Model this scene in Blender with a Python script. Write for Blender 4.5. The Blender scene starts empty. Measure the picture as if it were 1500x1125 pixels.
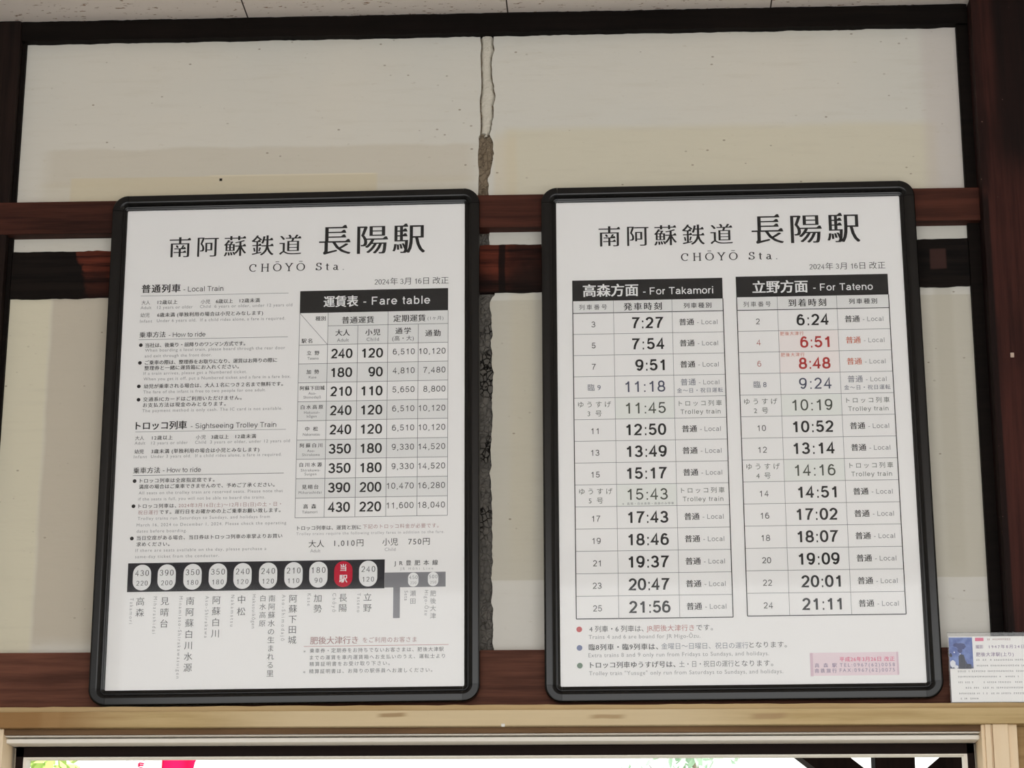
import bpy, bmesh, math, random
import numpy as np
from mathutils import Vector, Matrix
random.seed(7)
sc = bpy.context.scene
COL = sc.collection
R = math.radians

def lin(c):
    return tuple(((v/255)/12.92 if v/255 <= .04045 else ((v/255+.055)/1.055)**2.4) for v in c)+(1.0,)

# ------------------------------------------------------------------ camera
cam = bpy.data.cameras.new('camera'); cam.sensor_width = 36; cam.lens = 79.2
cam.clip_start = .05; cam.clip_end = 200
co = bpy.data.objects.new('camera', cam); COL.objects.link(co)
co.location = (0.53879, -3.58583, 1.49278)
co.rotation_euler = (1.8580145, -0.0021991, 0.0484811)
sc.camera = co
# ------------------------------------------------------------------ exposure, sky, daylight
vs = sc.view_settings
sc.display_settings.display_device = 'sRGB'
vs.view_transform = 'Standard'; vs.look = 'None'; vs.gamma = 1; vs.use_curve_mapping = False
vs.exposure = 0.0
wd = bpy.data.worlds.new('overcast_sky'); sc.world = wd; wd.use_nodes = True
wb = wd.node_tree.nodes['Background']; wb.inputs[0].default_value = (1.0, 1.0, .985, 1); wb.inputs[1].default_value = 1.9
# daylight of the open platform side, behind the photographer
al = bpy.data.lights.new('platform_daylight', 'AREA'); al.shape = 'RECTANGLE'
al.size = 3.8; al.size_y = 2.85; al.energy = 28.5; al.color = (1.0, 1.0, .995)
ao = bpy.data.objects.new('platform_daylight', al); COL.objects.link(ao)
ao.location = (.7, -4.16, 1.7); ao.rotation_euler = (R(90), 0, 0)
sl = bpy.data.lights.new('sun', 'SUN'); sl.energy = 6; sl.angle = R(3)
so = bpy.data.objects.new('sun', sl); COL.objects.link(so); so.location = (6, -2, 9)
so.rotation_euler = Vector((.6, -.45, .85)).to_track_quat('Z', 'Y').to_euler()

# ------------------------------------------------------------------ node helpers
class NT:
    def __init__(s, name, rough=.6, spec=.3, metal=0):
        s.m = bpy.data.materials.new(name); s.m.use_nodes = True; s.t = s.m.node_tree
        s.b = s.t.nodes['Principled BSDF']
        s.b.inputs['Roughness'].default_value = rough
        s.b.inputs['Specular IOR Level'].default_value = spec
        s.b.inputs['Metallic'].default_value = metal
        s._co = None
    def n(s, typ, **kw):
        x = s.t.nodes.new(typ)
        for k, v in kw.items(): setattr(x, k, v)
        return x
    def lk(s, a, b): s.t.links.new(a, b)
    def co(s):
        if not s._co:
            s._co = s.n('ShaderNodeTexCoord').outputs['Object']
            x = s.n('ShaderNodeSeparateXYZ'); s.lk(s._co, x.inputs[0]); s.X, s.Y, s.Z = x.outputs
        return s._co
    def math(s, op, a, b=None, c=None):
        x = s.n('ShaderNodeMath', operation=op)
        for i, v in enumerate((a, b, c)):
            if v is None: continue
            if isinstance(v, (int, float)): x.inputs[i].default_value = v
            else: s.lk(v, x.inputs[i])
        return x.outputs[0]
    def noise(s, scale=5, detail=4, vec=(1, 1, 1), rough=.55, off=(0, 0, 0)):
        mp = s.n('ShaderNodeMapping'); mp.inputs['Scale'].default_value = vec; mp.inputs['Location'].default_value = off
        s.lk(s.co(), mp.inputs[0])
        x = s.n('ShaderNodeTexNoise'); x.inputs['Scale'].default_value = scale; x.inputs['Detail'].default_value = detail
        x.inputs['Roughness'].default_value = rough
        s.lk(mp.outputs[0], x.inputs['Vector']); return x.outputs['Fac']
    def step(s, v, a, b, lo=0, hi=1):
        x = s.n('ShaderNodeMapRange', interpolation_type='SMOOTHSTEP')
        x.inputs[1].default_value = a; x.inputs[2].default_value = b; x.inputs[3].default_value = lo; x.inputs[4].default_value = hi
        s.lk(v, x.inputs[0]); return x.outputs[0]
    def rect(s, x0, x1, z0, z1, sx=.004, sz=.004, wob=0, amt=1):
        s.co(); X, Z = s.X, s.Z
        if wob:
            w = s.math('MULTIPLY', s.math('SUBTRACT', s.noise(9, 3), .5), wob)
            X = s.math('ADD', X, w); Z = s.math('ADD', Z, w)
        a = s.math('MULTIPLY', s.step(X, x0-sx, x0+sx), s.step(X, x1-sx, x1+sx, 1, 0))
        b = s.math('MULTIPLY', s.step(Z, z0-sz, z0+sz), s.step(Z, z1-sz, z1+sz, 1, 0))
        return s.math('MULTIPLY', s.math('MULTIPLY', a, b), amt)
    def mix(s, f, a, b):
        x = s.n('ShaderNodeMix', data_type='RGBA')
        for i, v in ((0, f), (6, a), (7, b)):
            if isinstance(v, (int, float)): x.inputs[i].default_value = v
            elif isinstance(v, tuple): x.inputs[i].default_value = v
            else: s.lk(v, x.inputs[i])
        return x.outputs[2]
    def color(s, c):
        if isinstance(c, tuple): s.b.inputs['Base Color'].default_value = c
        else: s.lk(c, s.b.inputs['Base Color'])
    def bump(s, h, strength=.3, dist=.002):
        x = s.n('ShaderNodeBump'); x.inputs['Strength'].default_value = strength; x.inputs['Distance'].default_value = dist
        s.lk(h, x.inputs['Height']); s.lk(x.outputs[0], s.b.inputs['Normal'])

def plain(name, rgb, rough=.6, spec=.3, metal=0, grain=.0):
    q = NT(name, rough, spec, metal); c = lin(rgb)
    if grain:
        d = tuple(v*(1-grain) for v in c[:3])+(1,)
        q.color(q.mix(q.noise(60, 3), d, c))
    else: q.color(c)
    return q.m

def wood(name, dark, light, axis='x', rough=.5, spec=.3, contrast=1, scale=1, spots=0):
    q = NT(name, rough, spec)
    sv = {'x': (2, 40, 40), 'z': (40, 40, 2), 'y': (40, 2, 40)}[axis]
    f = q.noise(2.2*scale, 6, sv, .65); g = q.noise(3, 3, (1, 1, 1))
    ff = q.math('ADD', q.math('MULTIPLY', q.step(f, .3, .7), .6*contrast), q.math('MULTIPLY', q.step(g, .3, .72), .5))
    c = q.mix(ff, lin(dark), lin(light))
    if spots:
        v = q.n('ShaderNodeTexVoronoi'); v.inputs['Scale'].default_value = 38; q.lk(q.co(), v.inputs['Vector'])
        k = q.math('MULTIPLY', q.step(v.outputs['Distance'], .035, .06, 1, 0), q.step(q.noise(4, 2), .55, .6))
        c = q.mix(k, c, lin((190, 160, 130)))
    q.color(c); q.bump(f, .25, .002)
    return q.m

# ------------------------------------------------------------------ object helpers
def link(name, me, mats, parent=None, smooth=False):
    o = bpy.data.objects.new(name, me); COL.objects.link(o)
    for m in (mats if isinstance(mats, (list, tuple)) else [mats]): me.materials.append(m)
    if smooth:
        for p in me.polygons: p.use_smooth = True
    if parent: o.parent = parent
    return o
def tag(o, label=None, cat=None, group=None, kind=None):
    if label: o['label'] = label
    if cat: o['category'] = cat
    if group: o['group'] = group
    if kind: o['kind'] = kind
    return o
def empty(name, loc=(0, 0, 0), rot=(0, 0, 0)):
    o = bpy.data.objects.new(name, None); COL.objects.link(o); o.empty_display_size = .05
    o.location = loc; o.rotation_euler = rot; return o
def bmobj(name, bm, mats, parent=None, smooth=False):
    me = bpy.data.meshes.new(name); bm.normal_update(); bm.to_mesh(me); bm.free()
    return link(name, me, mats, parent, smooth)
def box(bm, x0, x1, y0, y1, z0, z1, bev=0, mi=0, seg=1):
    r = bmesh.ops.create_cube(bm, size=1)
    vs_ = r['verts']
    for v in vs_: v.co = Vector(((x0+x1)/2+v.co.x*(x1-x0), (y0+y1)/2+v.co.y*(y1-y0), (z0+z1)/2+v.co.z*(z1-z0)))
    fs = set(f for v in vs_ for f in v.link_faces)
    for f in fs: f.material_index = mi
    if bev:
        es = list(set(e for v in vs_ for e in v.link_edges))
        bmesh.ops.bevel(bm, geom=es, offset=bev, segments=seg, affect='EDGES', profile=.6)
    return bm
def boxobj(name, dims, mat, parent=None, bev=0, seg=2):
    bm = bmesh.new(); box(bm, *dims, bev=bev, seg=seg); return bmobj(name, bm, mat, parent)
def meshobj(name, verts, faces, mats, parent=None, fm=None):
    me = bpy.data.meshes.new(name); me.from_pydata(verts, [], faces); me.update()
    o = link(name, me, mats, parent)
    if fm: me.polygons.foreach_set('material_index', fm)
    return o
def struct(o, label=None):
    o['kind'] = 'structure'
    if label: o['label'] = label
    return o
def hsh(a, b=0.0): return (math.sin(a*127.1+b*311.7)*43758.5453) % 1.0
def wob(z, s=1, seed=0):
    i = math.floor(z*s); f = z*s-i; f = f*f*(3-2*f)
    return (hsh(i, seed)*(1-f)+hsh(i+1, seed)*f)-.5

# ================================================================== THE ROOM
# ---- plaster with its stains
q = NT('old_plaster', .85, .15); q.co()
c = q.mix(q.step(q.noise(1.6, 4), .35, .7), lin((214, 212, 204)), lin((220, 215, 204)))
c = q.mix(q.rect(-.445, .296, 2.915, 2.985, .02, .004, .02, .6), c, lin((204, 196, 180)))
c = q.mix(q.rect(-.45, .29, 2.86, 2.925, .02, .008, .006, .45), c, lin((208, 200, 180)))
c = q.mix(q.rect(-.40, .13, 2.86, 2.932, .003, .001, .002, .75), c, lin((212, 201, 174)))
c = q.mix(q.rect(-.16, .128, 2.9315, 2.934, .01, .0008, 0, .7), c, lin((226, 216, 192)))
c = q.mix(q.rect(.35, 1.085, 2.86, 3.01, .01, .01, .01, .7), c, lin((214, 207, 184)))
c = q.mix(q.rect(.33, .37, 2.86, 3.0, .006, .02, .01, .5), c, lin((216, 204, 178)))
c = q.mix(q.rect(1.065, 1.2, 2.85, 3.3, .012, .01, 0, .55), c, lin((204, 195, 190)))
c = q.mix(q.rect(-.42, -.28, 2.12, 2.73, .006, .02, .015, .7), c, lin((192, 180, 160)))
c = q.mix(q.rect(-.52, -.42, 2.1, 2.73, .006, .02, .01, .8), c, lin((218, 211, 186)))
c = q.mix(q.rect(.36, .40, 2.25, 2.72, .01, .1, .0, .7), c, lin((218, 210, 188)))
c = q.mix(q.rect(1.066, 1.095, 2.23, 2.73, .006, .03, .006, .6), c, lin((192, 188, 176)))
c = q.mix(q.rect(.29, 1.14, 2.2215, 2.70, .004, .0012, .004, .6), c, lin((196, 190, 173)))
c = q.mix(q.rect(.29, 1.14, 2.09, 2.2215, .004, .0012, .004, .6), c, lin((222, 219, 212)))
# faint horizontal trowel streaks, speckles
c = q.mix(q.step(q.noise(3, 5, (3, 3, 28)), .50, .78, 0, .2), c, lin((192, 185, 168)))
v = q.n('ShaderNodeTexVoronoi'); v.inputs['Scale'].default_value = 44
mpv = q.n('ShaderNodeMapping'); mpv.inputs['Scale'].default_value = (.75, 1, 1.25); q.lk(q.co(), mpv.inputs[0]); q.lk(mpv.outputs[0], v.inputs['Vector'])
sp = q.math('MULTIPLY', q.step(v.outputs['Distance'], .05, .10, 1, 0), q.step(q.noise(13, 3), .44, .56))
c = q.mix(q.math('MULTIPLY', sp, .7), c, lin((132, 118, 100)))
c = q.mix(q.step(q.noise(55, 4, (1, 1, 3)), .62, .78, 0, .3), c, lin((180, 168, 148)))
# smoke-dark nail hole
c = q.mix(q.rect(-.142, -.137, 2.923, 2.928, .001, .001), c, lin((30, 26, 22)))
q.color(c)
hgt = q.math('ADD', q.noise(30, 5, (1, 1, 3)), q.math('MULTIPLY', sp, -.8))
q.bump(hgt, .22, .003)
M_plaster = q.m
q = NT('mud_core', .95, .1)
vv = q.n('ShaderNodeTexVoronoi', feature='DISTANCE_TO_EDGE'); vv.inputs['Scale'].default_value = 120
mp = q.n('ShaderNodeMapping'); q.lk(q.co(), mp.inputs[0]); mp.inputs['Scale'].default_value = (1, 1, .75); q.lk(mp.outputs[0], vv.inputs['Vector'])
crk = q.step(vv.outputs['Distance'], .02, .11)
upper = q.step(q.Z, 2.80, 2.86)
base = q.mix(upper, q.mix(q.noise(60, 4), lin((86, 84, 82)), lin((132, 127, 119))), q.mix(q.noise(50, 4), lin((112, 98, 82)), lin((150, 136, 116))))
mask = q.math('MULTIPLY', q.step(q.noise(11, 3), .5, .6), q.math('SUBTRACT', 1, upper))
q.color(q.mix(q.math('MULTIPLY', q.math('SUBTRACT', 1, crk), mask), base, lin((24, 22, 20))))
q.bump(q.math('ADD', q.noise(120, 5), q.math('MULTIPLY', crk, .7)), .8, .004)
M_mud = q.m
M_white_plaster = plain('repair_plaster', (216, 211, 198), .85, .1, grain=.12)
M_wallside = plain('side_plaster', (224, 221, 214), .85, .1, grain=.1)

def XL(z):
    if z > 2.999: b = .3068+.002*wob(z, 14, 1)
    elif z > 2.86: b = .3035
    else: b = .296
    return b+.0028*wob(z, 60, 2)
def XR(z):
    pts = [(2.05, .334), (2.115, .334), (2.14, .332), (2.3, .330), (2.42, .3275), (2.55, .331), (2.62, .327), (2.67, .329), (2.695, .324), (2.71, .334), (2.80, .322), (2.893, .3225), (2.91, .320), (2.935, .326), (2.97, .3315), (2.99, .327), (3.0, .323), (3.03, .3285), (3.07, .332), (3.11, .3245), (3.15, .3295), (3.23, .3285)]
    for (a, xa), (b, xb) in zip(pts, pts[1:]):
        if a <= z <= b: return xa+(xb-xa)*(z-a)/(b-a)+.0032*wob(z, 75, 5)+.002*wob(z, 200, 9)
    return .33
def panel(bm, xa, fx, z0, z1, n, y=0.0, th=.012, left=True):
    prev = None
    for i in range(n+1):
        z = z0+(z1-z0)*i/n; e = fx(z)
        row = [bm.verts.new((xa, y, z)), bm.verts.new((e, y, z)), bm.verts.new((e, y+th, z))]
        if prev:
            for a in (0, 1):
                f = [prev[a], prev[a+1], row[a+1], row[a]]
                bm.faces.new(f if left else f[::-1])
        prev = row
bm = bmesh.new()
panel(bm, -2.4, XL, 2.06, 3.225, 260)
panel(bm, 3.0, XR, 2.06, 3.225, 260, left=False)
# body of the wall behind the plaster skin, with the window opening below
box(bm, -2.4, 3.0, .012, .12, 2.0, 3.26)
box(bm, -2.4, -.52, .0, .12, 0, 2.0); box(bm, 1.17, 3.0, .0, .12, 0, 2.0)
box(bm, -.52, 1.17, .0, .12, 0, .9)
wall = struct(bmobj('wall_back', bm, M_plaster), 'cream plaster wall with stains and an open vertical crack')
# exposed mud core seen in the gap
bm = bmesh.new(); rows = []
nz, nx = 300, 12
for i in range(nz+1):
    z = 2.07+(3.215-2.07)*i/nz
    rows.append([bm.verts.new((.283+.07*j/nx, .0085-.006*max(0, wob(z+j*.01, 90, j))-.003*hsh(i, j), z)) for j in range(nx+1)])
for a, b in zip(rows, rows[1:]):
    for j in range(nx): bm.faces.new((a[j], a[j+1], b[j+1], b[j]))
bmobj('mud_core', bm, M_mud, wall)
# plaster filler still sitting in the upper crack
bm = bmesh.new(); rows = []
for i in range(121):
    z = 2.996+(3.215-2.996)*i/120
    a = XL(z)+.0016+.0012*wob(z, 120, 21); b = XR(z)-.0017-.001*wob(z, 110, 22)
    if z < 3.002: a, b = a+.008, b-.002
    row = []
    for j in range(9):
        t = j/8; bul = math.sin(math.pi*t)
        row.append(bm.verts.new((a+(b-a)*t, .007-.0085*bul**.4-.0012*hsh(i*.37, j), z)))
    rows.append(row)
for a, b in zip(rows, rows[1:]):
    for j in range(8): bm.faces.new((a[j], a[j+1], b[j+1], b[j]))
bmobj('crack_filler', bm, M_white_plaster, wall)

# ---- other sides of the waiting room
M_floor = NT('concrete_floor', .7, .3); M_floor.color(M_floor.mix(M_floor.noise(3, 5), lin((112, 108, 104)), lin((138, 134, 128)))); M_floor = M_floor.m
q = NT('ceiling_board', .9, .1); q.co()
wv = q.noise(30, 3, (2.2, 5, 1), .6)
pit = q.step(wv, .63, .68)
joint = q.math('MULTIPLY', 1, q.step(q.math('ABSOLUTE', q.math('SUBTRACT', q.math('FRACT', q.math('ADD', q.math('DIVIDE', q.X, .455), .221)), .5)), .4965, .498))
c = q.mix(pit, lin((238, 228, 220)), lin((164, 138, 118)))
q.color(q.mix(joint, c, lin((70, 60, 54)))); q.bump(q.math('SUBTRACT', 1, pit), .4, .003)
M_ceil = q.m
struct(boxobj('floor', (-2.4, 3.0, -4.2, .12, -.1, 0), M_floor))
struct(boxobj('ceiling', (-2.5, 3.1, -4.2, .12, 3.2215, 3.3), M_ceil), 'white speckled ceiling boards with thin joints')
struct(boxobj('sun_blocking_roof', (-3.2, 3.8, -5.2, .9, 3.34, 3.42), plain('roof_boards', (90, 80, 70), .8)))  # unseen slab, added so its long eave keeps sun out of the front opening
struct(boxobj('wall_left', (-2.5, -2.4, -4.2, .12, 0, 3.3), M_wallside))
struct(boxobj('wall_right', (3.0, 3.1, -4.2, .12, 0, 3.3), M_wallside))
bm = bmesh.new()
box(bm, -2.4, -1.2, -4.2, -4.1, 0, 3.22); box(bm, 2.6, 3.0, -4.2, -4.1, 0, 3.22)
box(bm, -1.2, 2.6, -4.2, -4.1, 0, .25); box(bm, -1.2, 2.6, -4.2, -4.1, 3.13, 3.22)
struct(bmobj('wall_front', bm, M_wallside))

# ---- dark timber
W_black = wood('black_stained_wood', (11, 8, 7), (25, 19, 16), 'x', .7, .08)
W_post = wood('post_wood', (30, 14, 12), (66, 35, 28), 'z', .65, .12, spots=1)
W_postdark = wood('dark_post_wood', (18, 13, 12), (40, 28, 24), 'z', .7, .1)
q = NT('red_brown_post', .65, .12); q.co()
f = q.noise(2.2, 6, (40, 40, 2), .65); gq = q.noise(3, 3)
pb = q.mix(q.math('ADD', q.math('MULTIPLY', q.step(f, .3, .7), .6), q.math('MULTIPLY', q.step(gq, .3, .72), .5)), lin((32, 16, 14)), lin((72, 38, 32)))
dk = q.math('MAXIMUM', q.rect(1.178, 1.40, 2.90, 3.4, .014, .06, .02, .85), q.rect(1.10, 1.1560, 2.0, 2.86, .0012, .02, 0, .8))  # darker zone at the upper right and a darker strip along the left edge
dk = q.math('MAXIMUM', dk, q.rect(1.10, 1.160, 2.86, 3.4, .006, .02, .004, .55))
pb = q.mix(dk, pb, lin((16, 11, 10)))
v = q.n('ShaderNodeTexVoronoi'); v.inputs['Scale'].default_value = 60; q.lk(q.co(), v.inputs['Vector'])
q.color(q.mix(q.math('MULTIPLY', q.step(v.outputs['Distance'], .05, .08, 1, 0), q.step(q.noise(5, 2), .54, .6)), pb, lin((150, 120, 104))))
q.bump(f, .25, .002); W_post = q.m
W_nuki = wood('reddish_rail_wood', (38, 20, 16), (86, 48, 37), 'x', .65, .12)
W_beam = wood('brown_beam_wood', (58, 34, 27), (114, 73, 58), 'x', .65, .12, spots=1)
W_tan = wood('tan_wood', (176, 148, 104), (208, 184, 142), 'x', .7, .15, contrast=.6)
q = NT('lintel_wood', .7, .15); q.co()
f = q.noise(2.2, 6, (2, 40, 40), .65)
c = q.mix(q.step(f, .3, .7), lin((184, 158, 112)), lin((206, 182, 136)))
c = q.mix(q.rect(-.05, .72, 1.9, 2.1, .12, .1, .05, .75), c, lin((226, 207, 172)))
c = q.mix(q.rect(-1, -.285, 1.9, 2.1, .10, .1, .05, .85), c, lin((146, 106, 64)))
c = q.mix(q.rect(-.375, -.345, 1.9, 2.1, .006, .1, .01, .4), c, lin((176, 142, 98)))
c = q.mix(q.rect(.16, .20, 1.991, 1.997, .008, .0012, .01, .7), c, lin((150, 118, 80)))
c = q.mix(q.rect(.49, .54, 1.986, 1.992, .01, .0015, .01, .6), c, lin((156, 124, 86)))
c = q.mix(q.rect(.74, .79, 1.985, 1.994, .01, .002, .02, .5), c, lin((160, 128, 96)))
q.color(c); q.bump(f, .2, .0015); W_lintel = q.m
W_cream = wood('cream_wood', (240, 216, 182), (250, 232, 204), 'z', .7, .15, contrast=.5)
q = NT('worn_black_rail', .7, .1); q.co()
f = q.noise(2.2, 6, (2, 40, 40), .65)
red = q.mix(q.step(f, .35, .65), lin((44, 20, 15)), lin((104, 50, 36)))
blk = q.mix(q.step(f, .35, .65), lin((13, 10, 9)), lin((27, 21, 18)))
nz_ = q.math('MULTIPLY', q.math('SUBTRACT', q.noise(16, 4), .5), .10)
a = q.math('MULTIPLY', q.step(q.math('ADD', q.X, nz_), -.374, -.366), q.step(q.math('ADD', q.X, nz_), .345, .372, 1, .3))
a = q.math('MULTIPLY', q.math('MULTIPLY', a, q.step(q.X, .9, 1.0, 1, 0)), q.step(q.math('ADD', q.Z, nz_), 2.735, 2.768, .3, 1))
pt = q.rect(1.062, 1.088, 2.744, 2.779, .002, .002, .008, .75)
gap = q.math('MULTIPLY', q.step(q.math('ABSOLUTE', q.math('SUBTRACT', q.math('ADD', q.X, q.math('MULTIPLY', nz_, .12)), .346)), .004, .007, 1, 0), .9)
c = q.mix(a, blk, red); c = q.mix(gap, c, lin((20, 15, 13))); q.color(q.mix(pt, c, lin((70, 48, 44))))
q.bump(f, .3, .002)
W_rail = q.m

def timber(name, dims, mat, label, bev=.002):
    return struct(boxobj(name, dims, mat, None, bev), label)
def rough_rail(name, x0, x1, y0, y1, z0, z1, mat, amp, label):
    bm = bmesh.new(); n = 220; prev = None
    for i in range(n+1):
        x = x0+(x1-x0)*i/n
        zb = z0+amp*wob(x, 45, 3)+amp*.7*wob(x, 140, 4); zt = z1+amp*wob(x, 40, 6)+amp*.7*wob(x, 150, 7)
        row = [bm.verts.new(p) for p in ((x, y1, zb), (x, y0, zb), (x, y0, zt), (x, y1, zt))]
        if prev:
            for k in range(4): bm.faces.new((prev[k], row[k], row[(k+1) % 4], prev[(k+1) % 4]))
        else: first = row
        prev = row
    bm.faces.new(first); bm.faces.new(prev[::-1])
    bmesh.ops.recalc_face_normals(bm, faces=bm.faces)
    return struct(bmobj(name, bm, mat), label)
rough_rail('trim_1', -.50, 1.145, -.018, .011, 3.1845, 3.2212, W_black, .0016, 'black beam along the top of the wall under the ceiling')
rough_rail('trim_2', -.494, 1.1268, -.004, .011, 2.7128, 2.7972, W_rail, .0018, 'worn black and red-brown rail set flush in the plaster behind the boards')
timber('trim_3', (-2.39, 1.1495, -.026, .011, 2.8215, 2.880, ), W_nuki, 'reddish brown rail running behind the tops of both boards')
timber('trim_4', (-2.39, 2.99, -.028, .011, 2.0125, 2.1035), W_beam, 'brown beam behind the bottoms of both boards')
timber('trim_5', (-.63, -.4985, -.0245, .011, 2.1035, 3.2212), W_postdark, 'dark post at the left edge', .004)
timber('trim_6', (-.4990, -.4915, -.008, .011, 2.1035, 3.19), W_black, 'thin dark strip beside the left post', .0008)
timber('trim_7', (1.1262, 1.146, -.012, .011, 2.1035, 3.1845), W_black, 'dark strip beside the right post', .001)
timber('trim_8', (1.1455, 1.30, -.052, .011, 2.1035, 3.2212), W_post, 'wide red-brown post at the right edge', .007)
boxobj('screw_hole', (1.176, 1.182, -.0530, -.0515, 2.573, 2.581), plain('chipped_wood', (196, 176, 160), .8), bpy.data.objects['trim_8'], .001)
# tan lintel over the window, with the paler uneven strip on top
rough_rail('trim_9', -2.39, 2.99, -.062, -.0275, 1.99, 2.0105, W_tan, .0012, 'pale uneven strip the boards stand on')
lint = timber('trim_10', (-2.39, 1.168, -.075, .0, 1.9765, 2.0010), W_lintel, 'tan wooden lintel above the window', .0012)
timber('trim_11', (1.1685, 2.99, -.075, .0, 1.9765, 2.0010), W_lintel, 'end piece of the tan lintel on the right', .0012)
boxobj('screw_head', (.3505, .3565, -.0775, -.0745, 1.9745, 1.9795), plain('white_paint', (240, 238, 230), .4), lint, .0012)
timber('trim_12', (1.1485, 1.42, -.045, .0, 0, 1.9765), wood('tan_board', (150, 120, 78), (180, 150, 104), 'x', .6, .25), 'tan boarding right of the window', .002)

# ---- the window below the boards
M_alu = plain('pale_sash_paint', (246, 240, 230), .5, .3)
M_sash = plain('dark_sash', (36, 26, 23), .7, .1, grain=.3)
M_groove = wood('groove_wood', (96, 72, 52), (132, 104, 76), 'x', .7, .1)
g = NT('window_glass'); t = g.t; t.nodes.remove(g.b)
tr = g.n('ShaderNodeBsdfTransparent'); tr.inputs[0].default_value = (.97, .98, .97, 1)
out = [n for n in t.nodes if n.type == 'OUTPUT_MATERIAL'][0]; g.lk(tr.outputs[0], out.inputs[0])
M_glass = g.m
win = struct(empty('window_1', (.33, 0, .9)), 'wide window under the tan lintel')
def wpart(name, dims, mat, bev=.0008):
    o = boxobj(name, dims, mat, None, bev); o.parent = win; o.matrix_parent_inverse = Matrix.Translation(-Vector(win.location)); return o
wpart('head_groove', (-.437, 1.093, -.058, .0, 1.9675, 1.9763), M_groove)
wpart('head_rail', (-.437, 1.093, -.050, .0, 1.9655, 1.9674), M_alu, .0004)
wpart('head_shadow_gap', (-.437, 1.093, -.020, .0, 1.9635, 1.9655), M_sash, 0)
wpart('track', (-.437, 1.093, -.044, .0, 1.9560, 1.9632), M_alu, .002)
bm = bmesh.new(); box(bm, -.432, 1.090, .0, .028, 1.9395, 1.9560, .001); box(bm, -.432, 1.090, .0, .028, .92, .97, .001)
box(bm, -.432, -.418, .0, .028, .92, 1.956, .001); box(bm, 1.078, 1.09, .0, .028, .92, 1.956, .001)
o = bmobj('sash', bm, M_sash); o.parent = win; o.matrix_parent_inverse = Matrix.Translation(-Vector(win.location))
bm = bmesh.new(); box(bm, -.419, 1.079, -.001, .026, 1.9372, 1.9395, .0004); box(bm, -.419, -.414, -.001, .026, .97, 1.9372); box(bm, 1.074, 1.079, -.001, .026, .97, 1.9372)
o = bmobj('glazing_bead', bm, M_alu); o.parent = win; o.matrix_parent_inverse = Matrix.Translation(-Vector(win.location))
wpart('pane', (-.418, 1.078, .012, .016, .96, 1.9395), M_glass, 0)
def jamb(name, x0, x1, label):
    bm = bmesh.new(); w = x1-x0
    for a, b, d in ((0, .10, .062), (.10, .26, .066), (.27, .30, .064), (.31, .74, .068), (.75, 1.0, .062)):
        box(bm, x0+a*w, x0+b*w, -d, .0, .0, 1.9765, .0006)
    box(bm, x0+.002, x1-.002, .0, .119, .0, 1.9)
    box(bm, x0+.002, x1-.002, .0, .028, 1.9, 1.9765)
    o = bmobj(name, bm, W_cream); o.parent = win; o.matrix_parent_inverse = Matrix.Translation(-Vector(win.location)); return o
jamb('right_jamb', 1.093, 1.1480, ''); jamb('left_jamb', -.52, -.437, '')
wpart('head_board', (-.52, 1.17, .0285, .119, 1.9585, 2.0), M_sash, 0)
wpart('head_filler', (-.437, 1.093, .0005, .0285, 1.9562, 2.0), M_sash, 0)
wpart('sill', (-.52, 1.148, -.09, .03, .88, .92), W_cream, .003)

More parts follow.
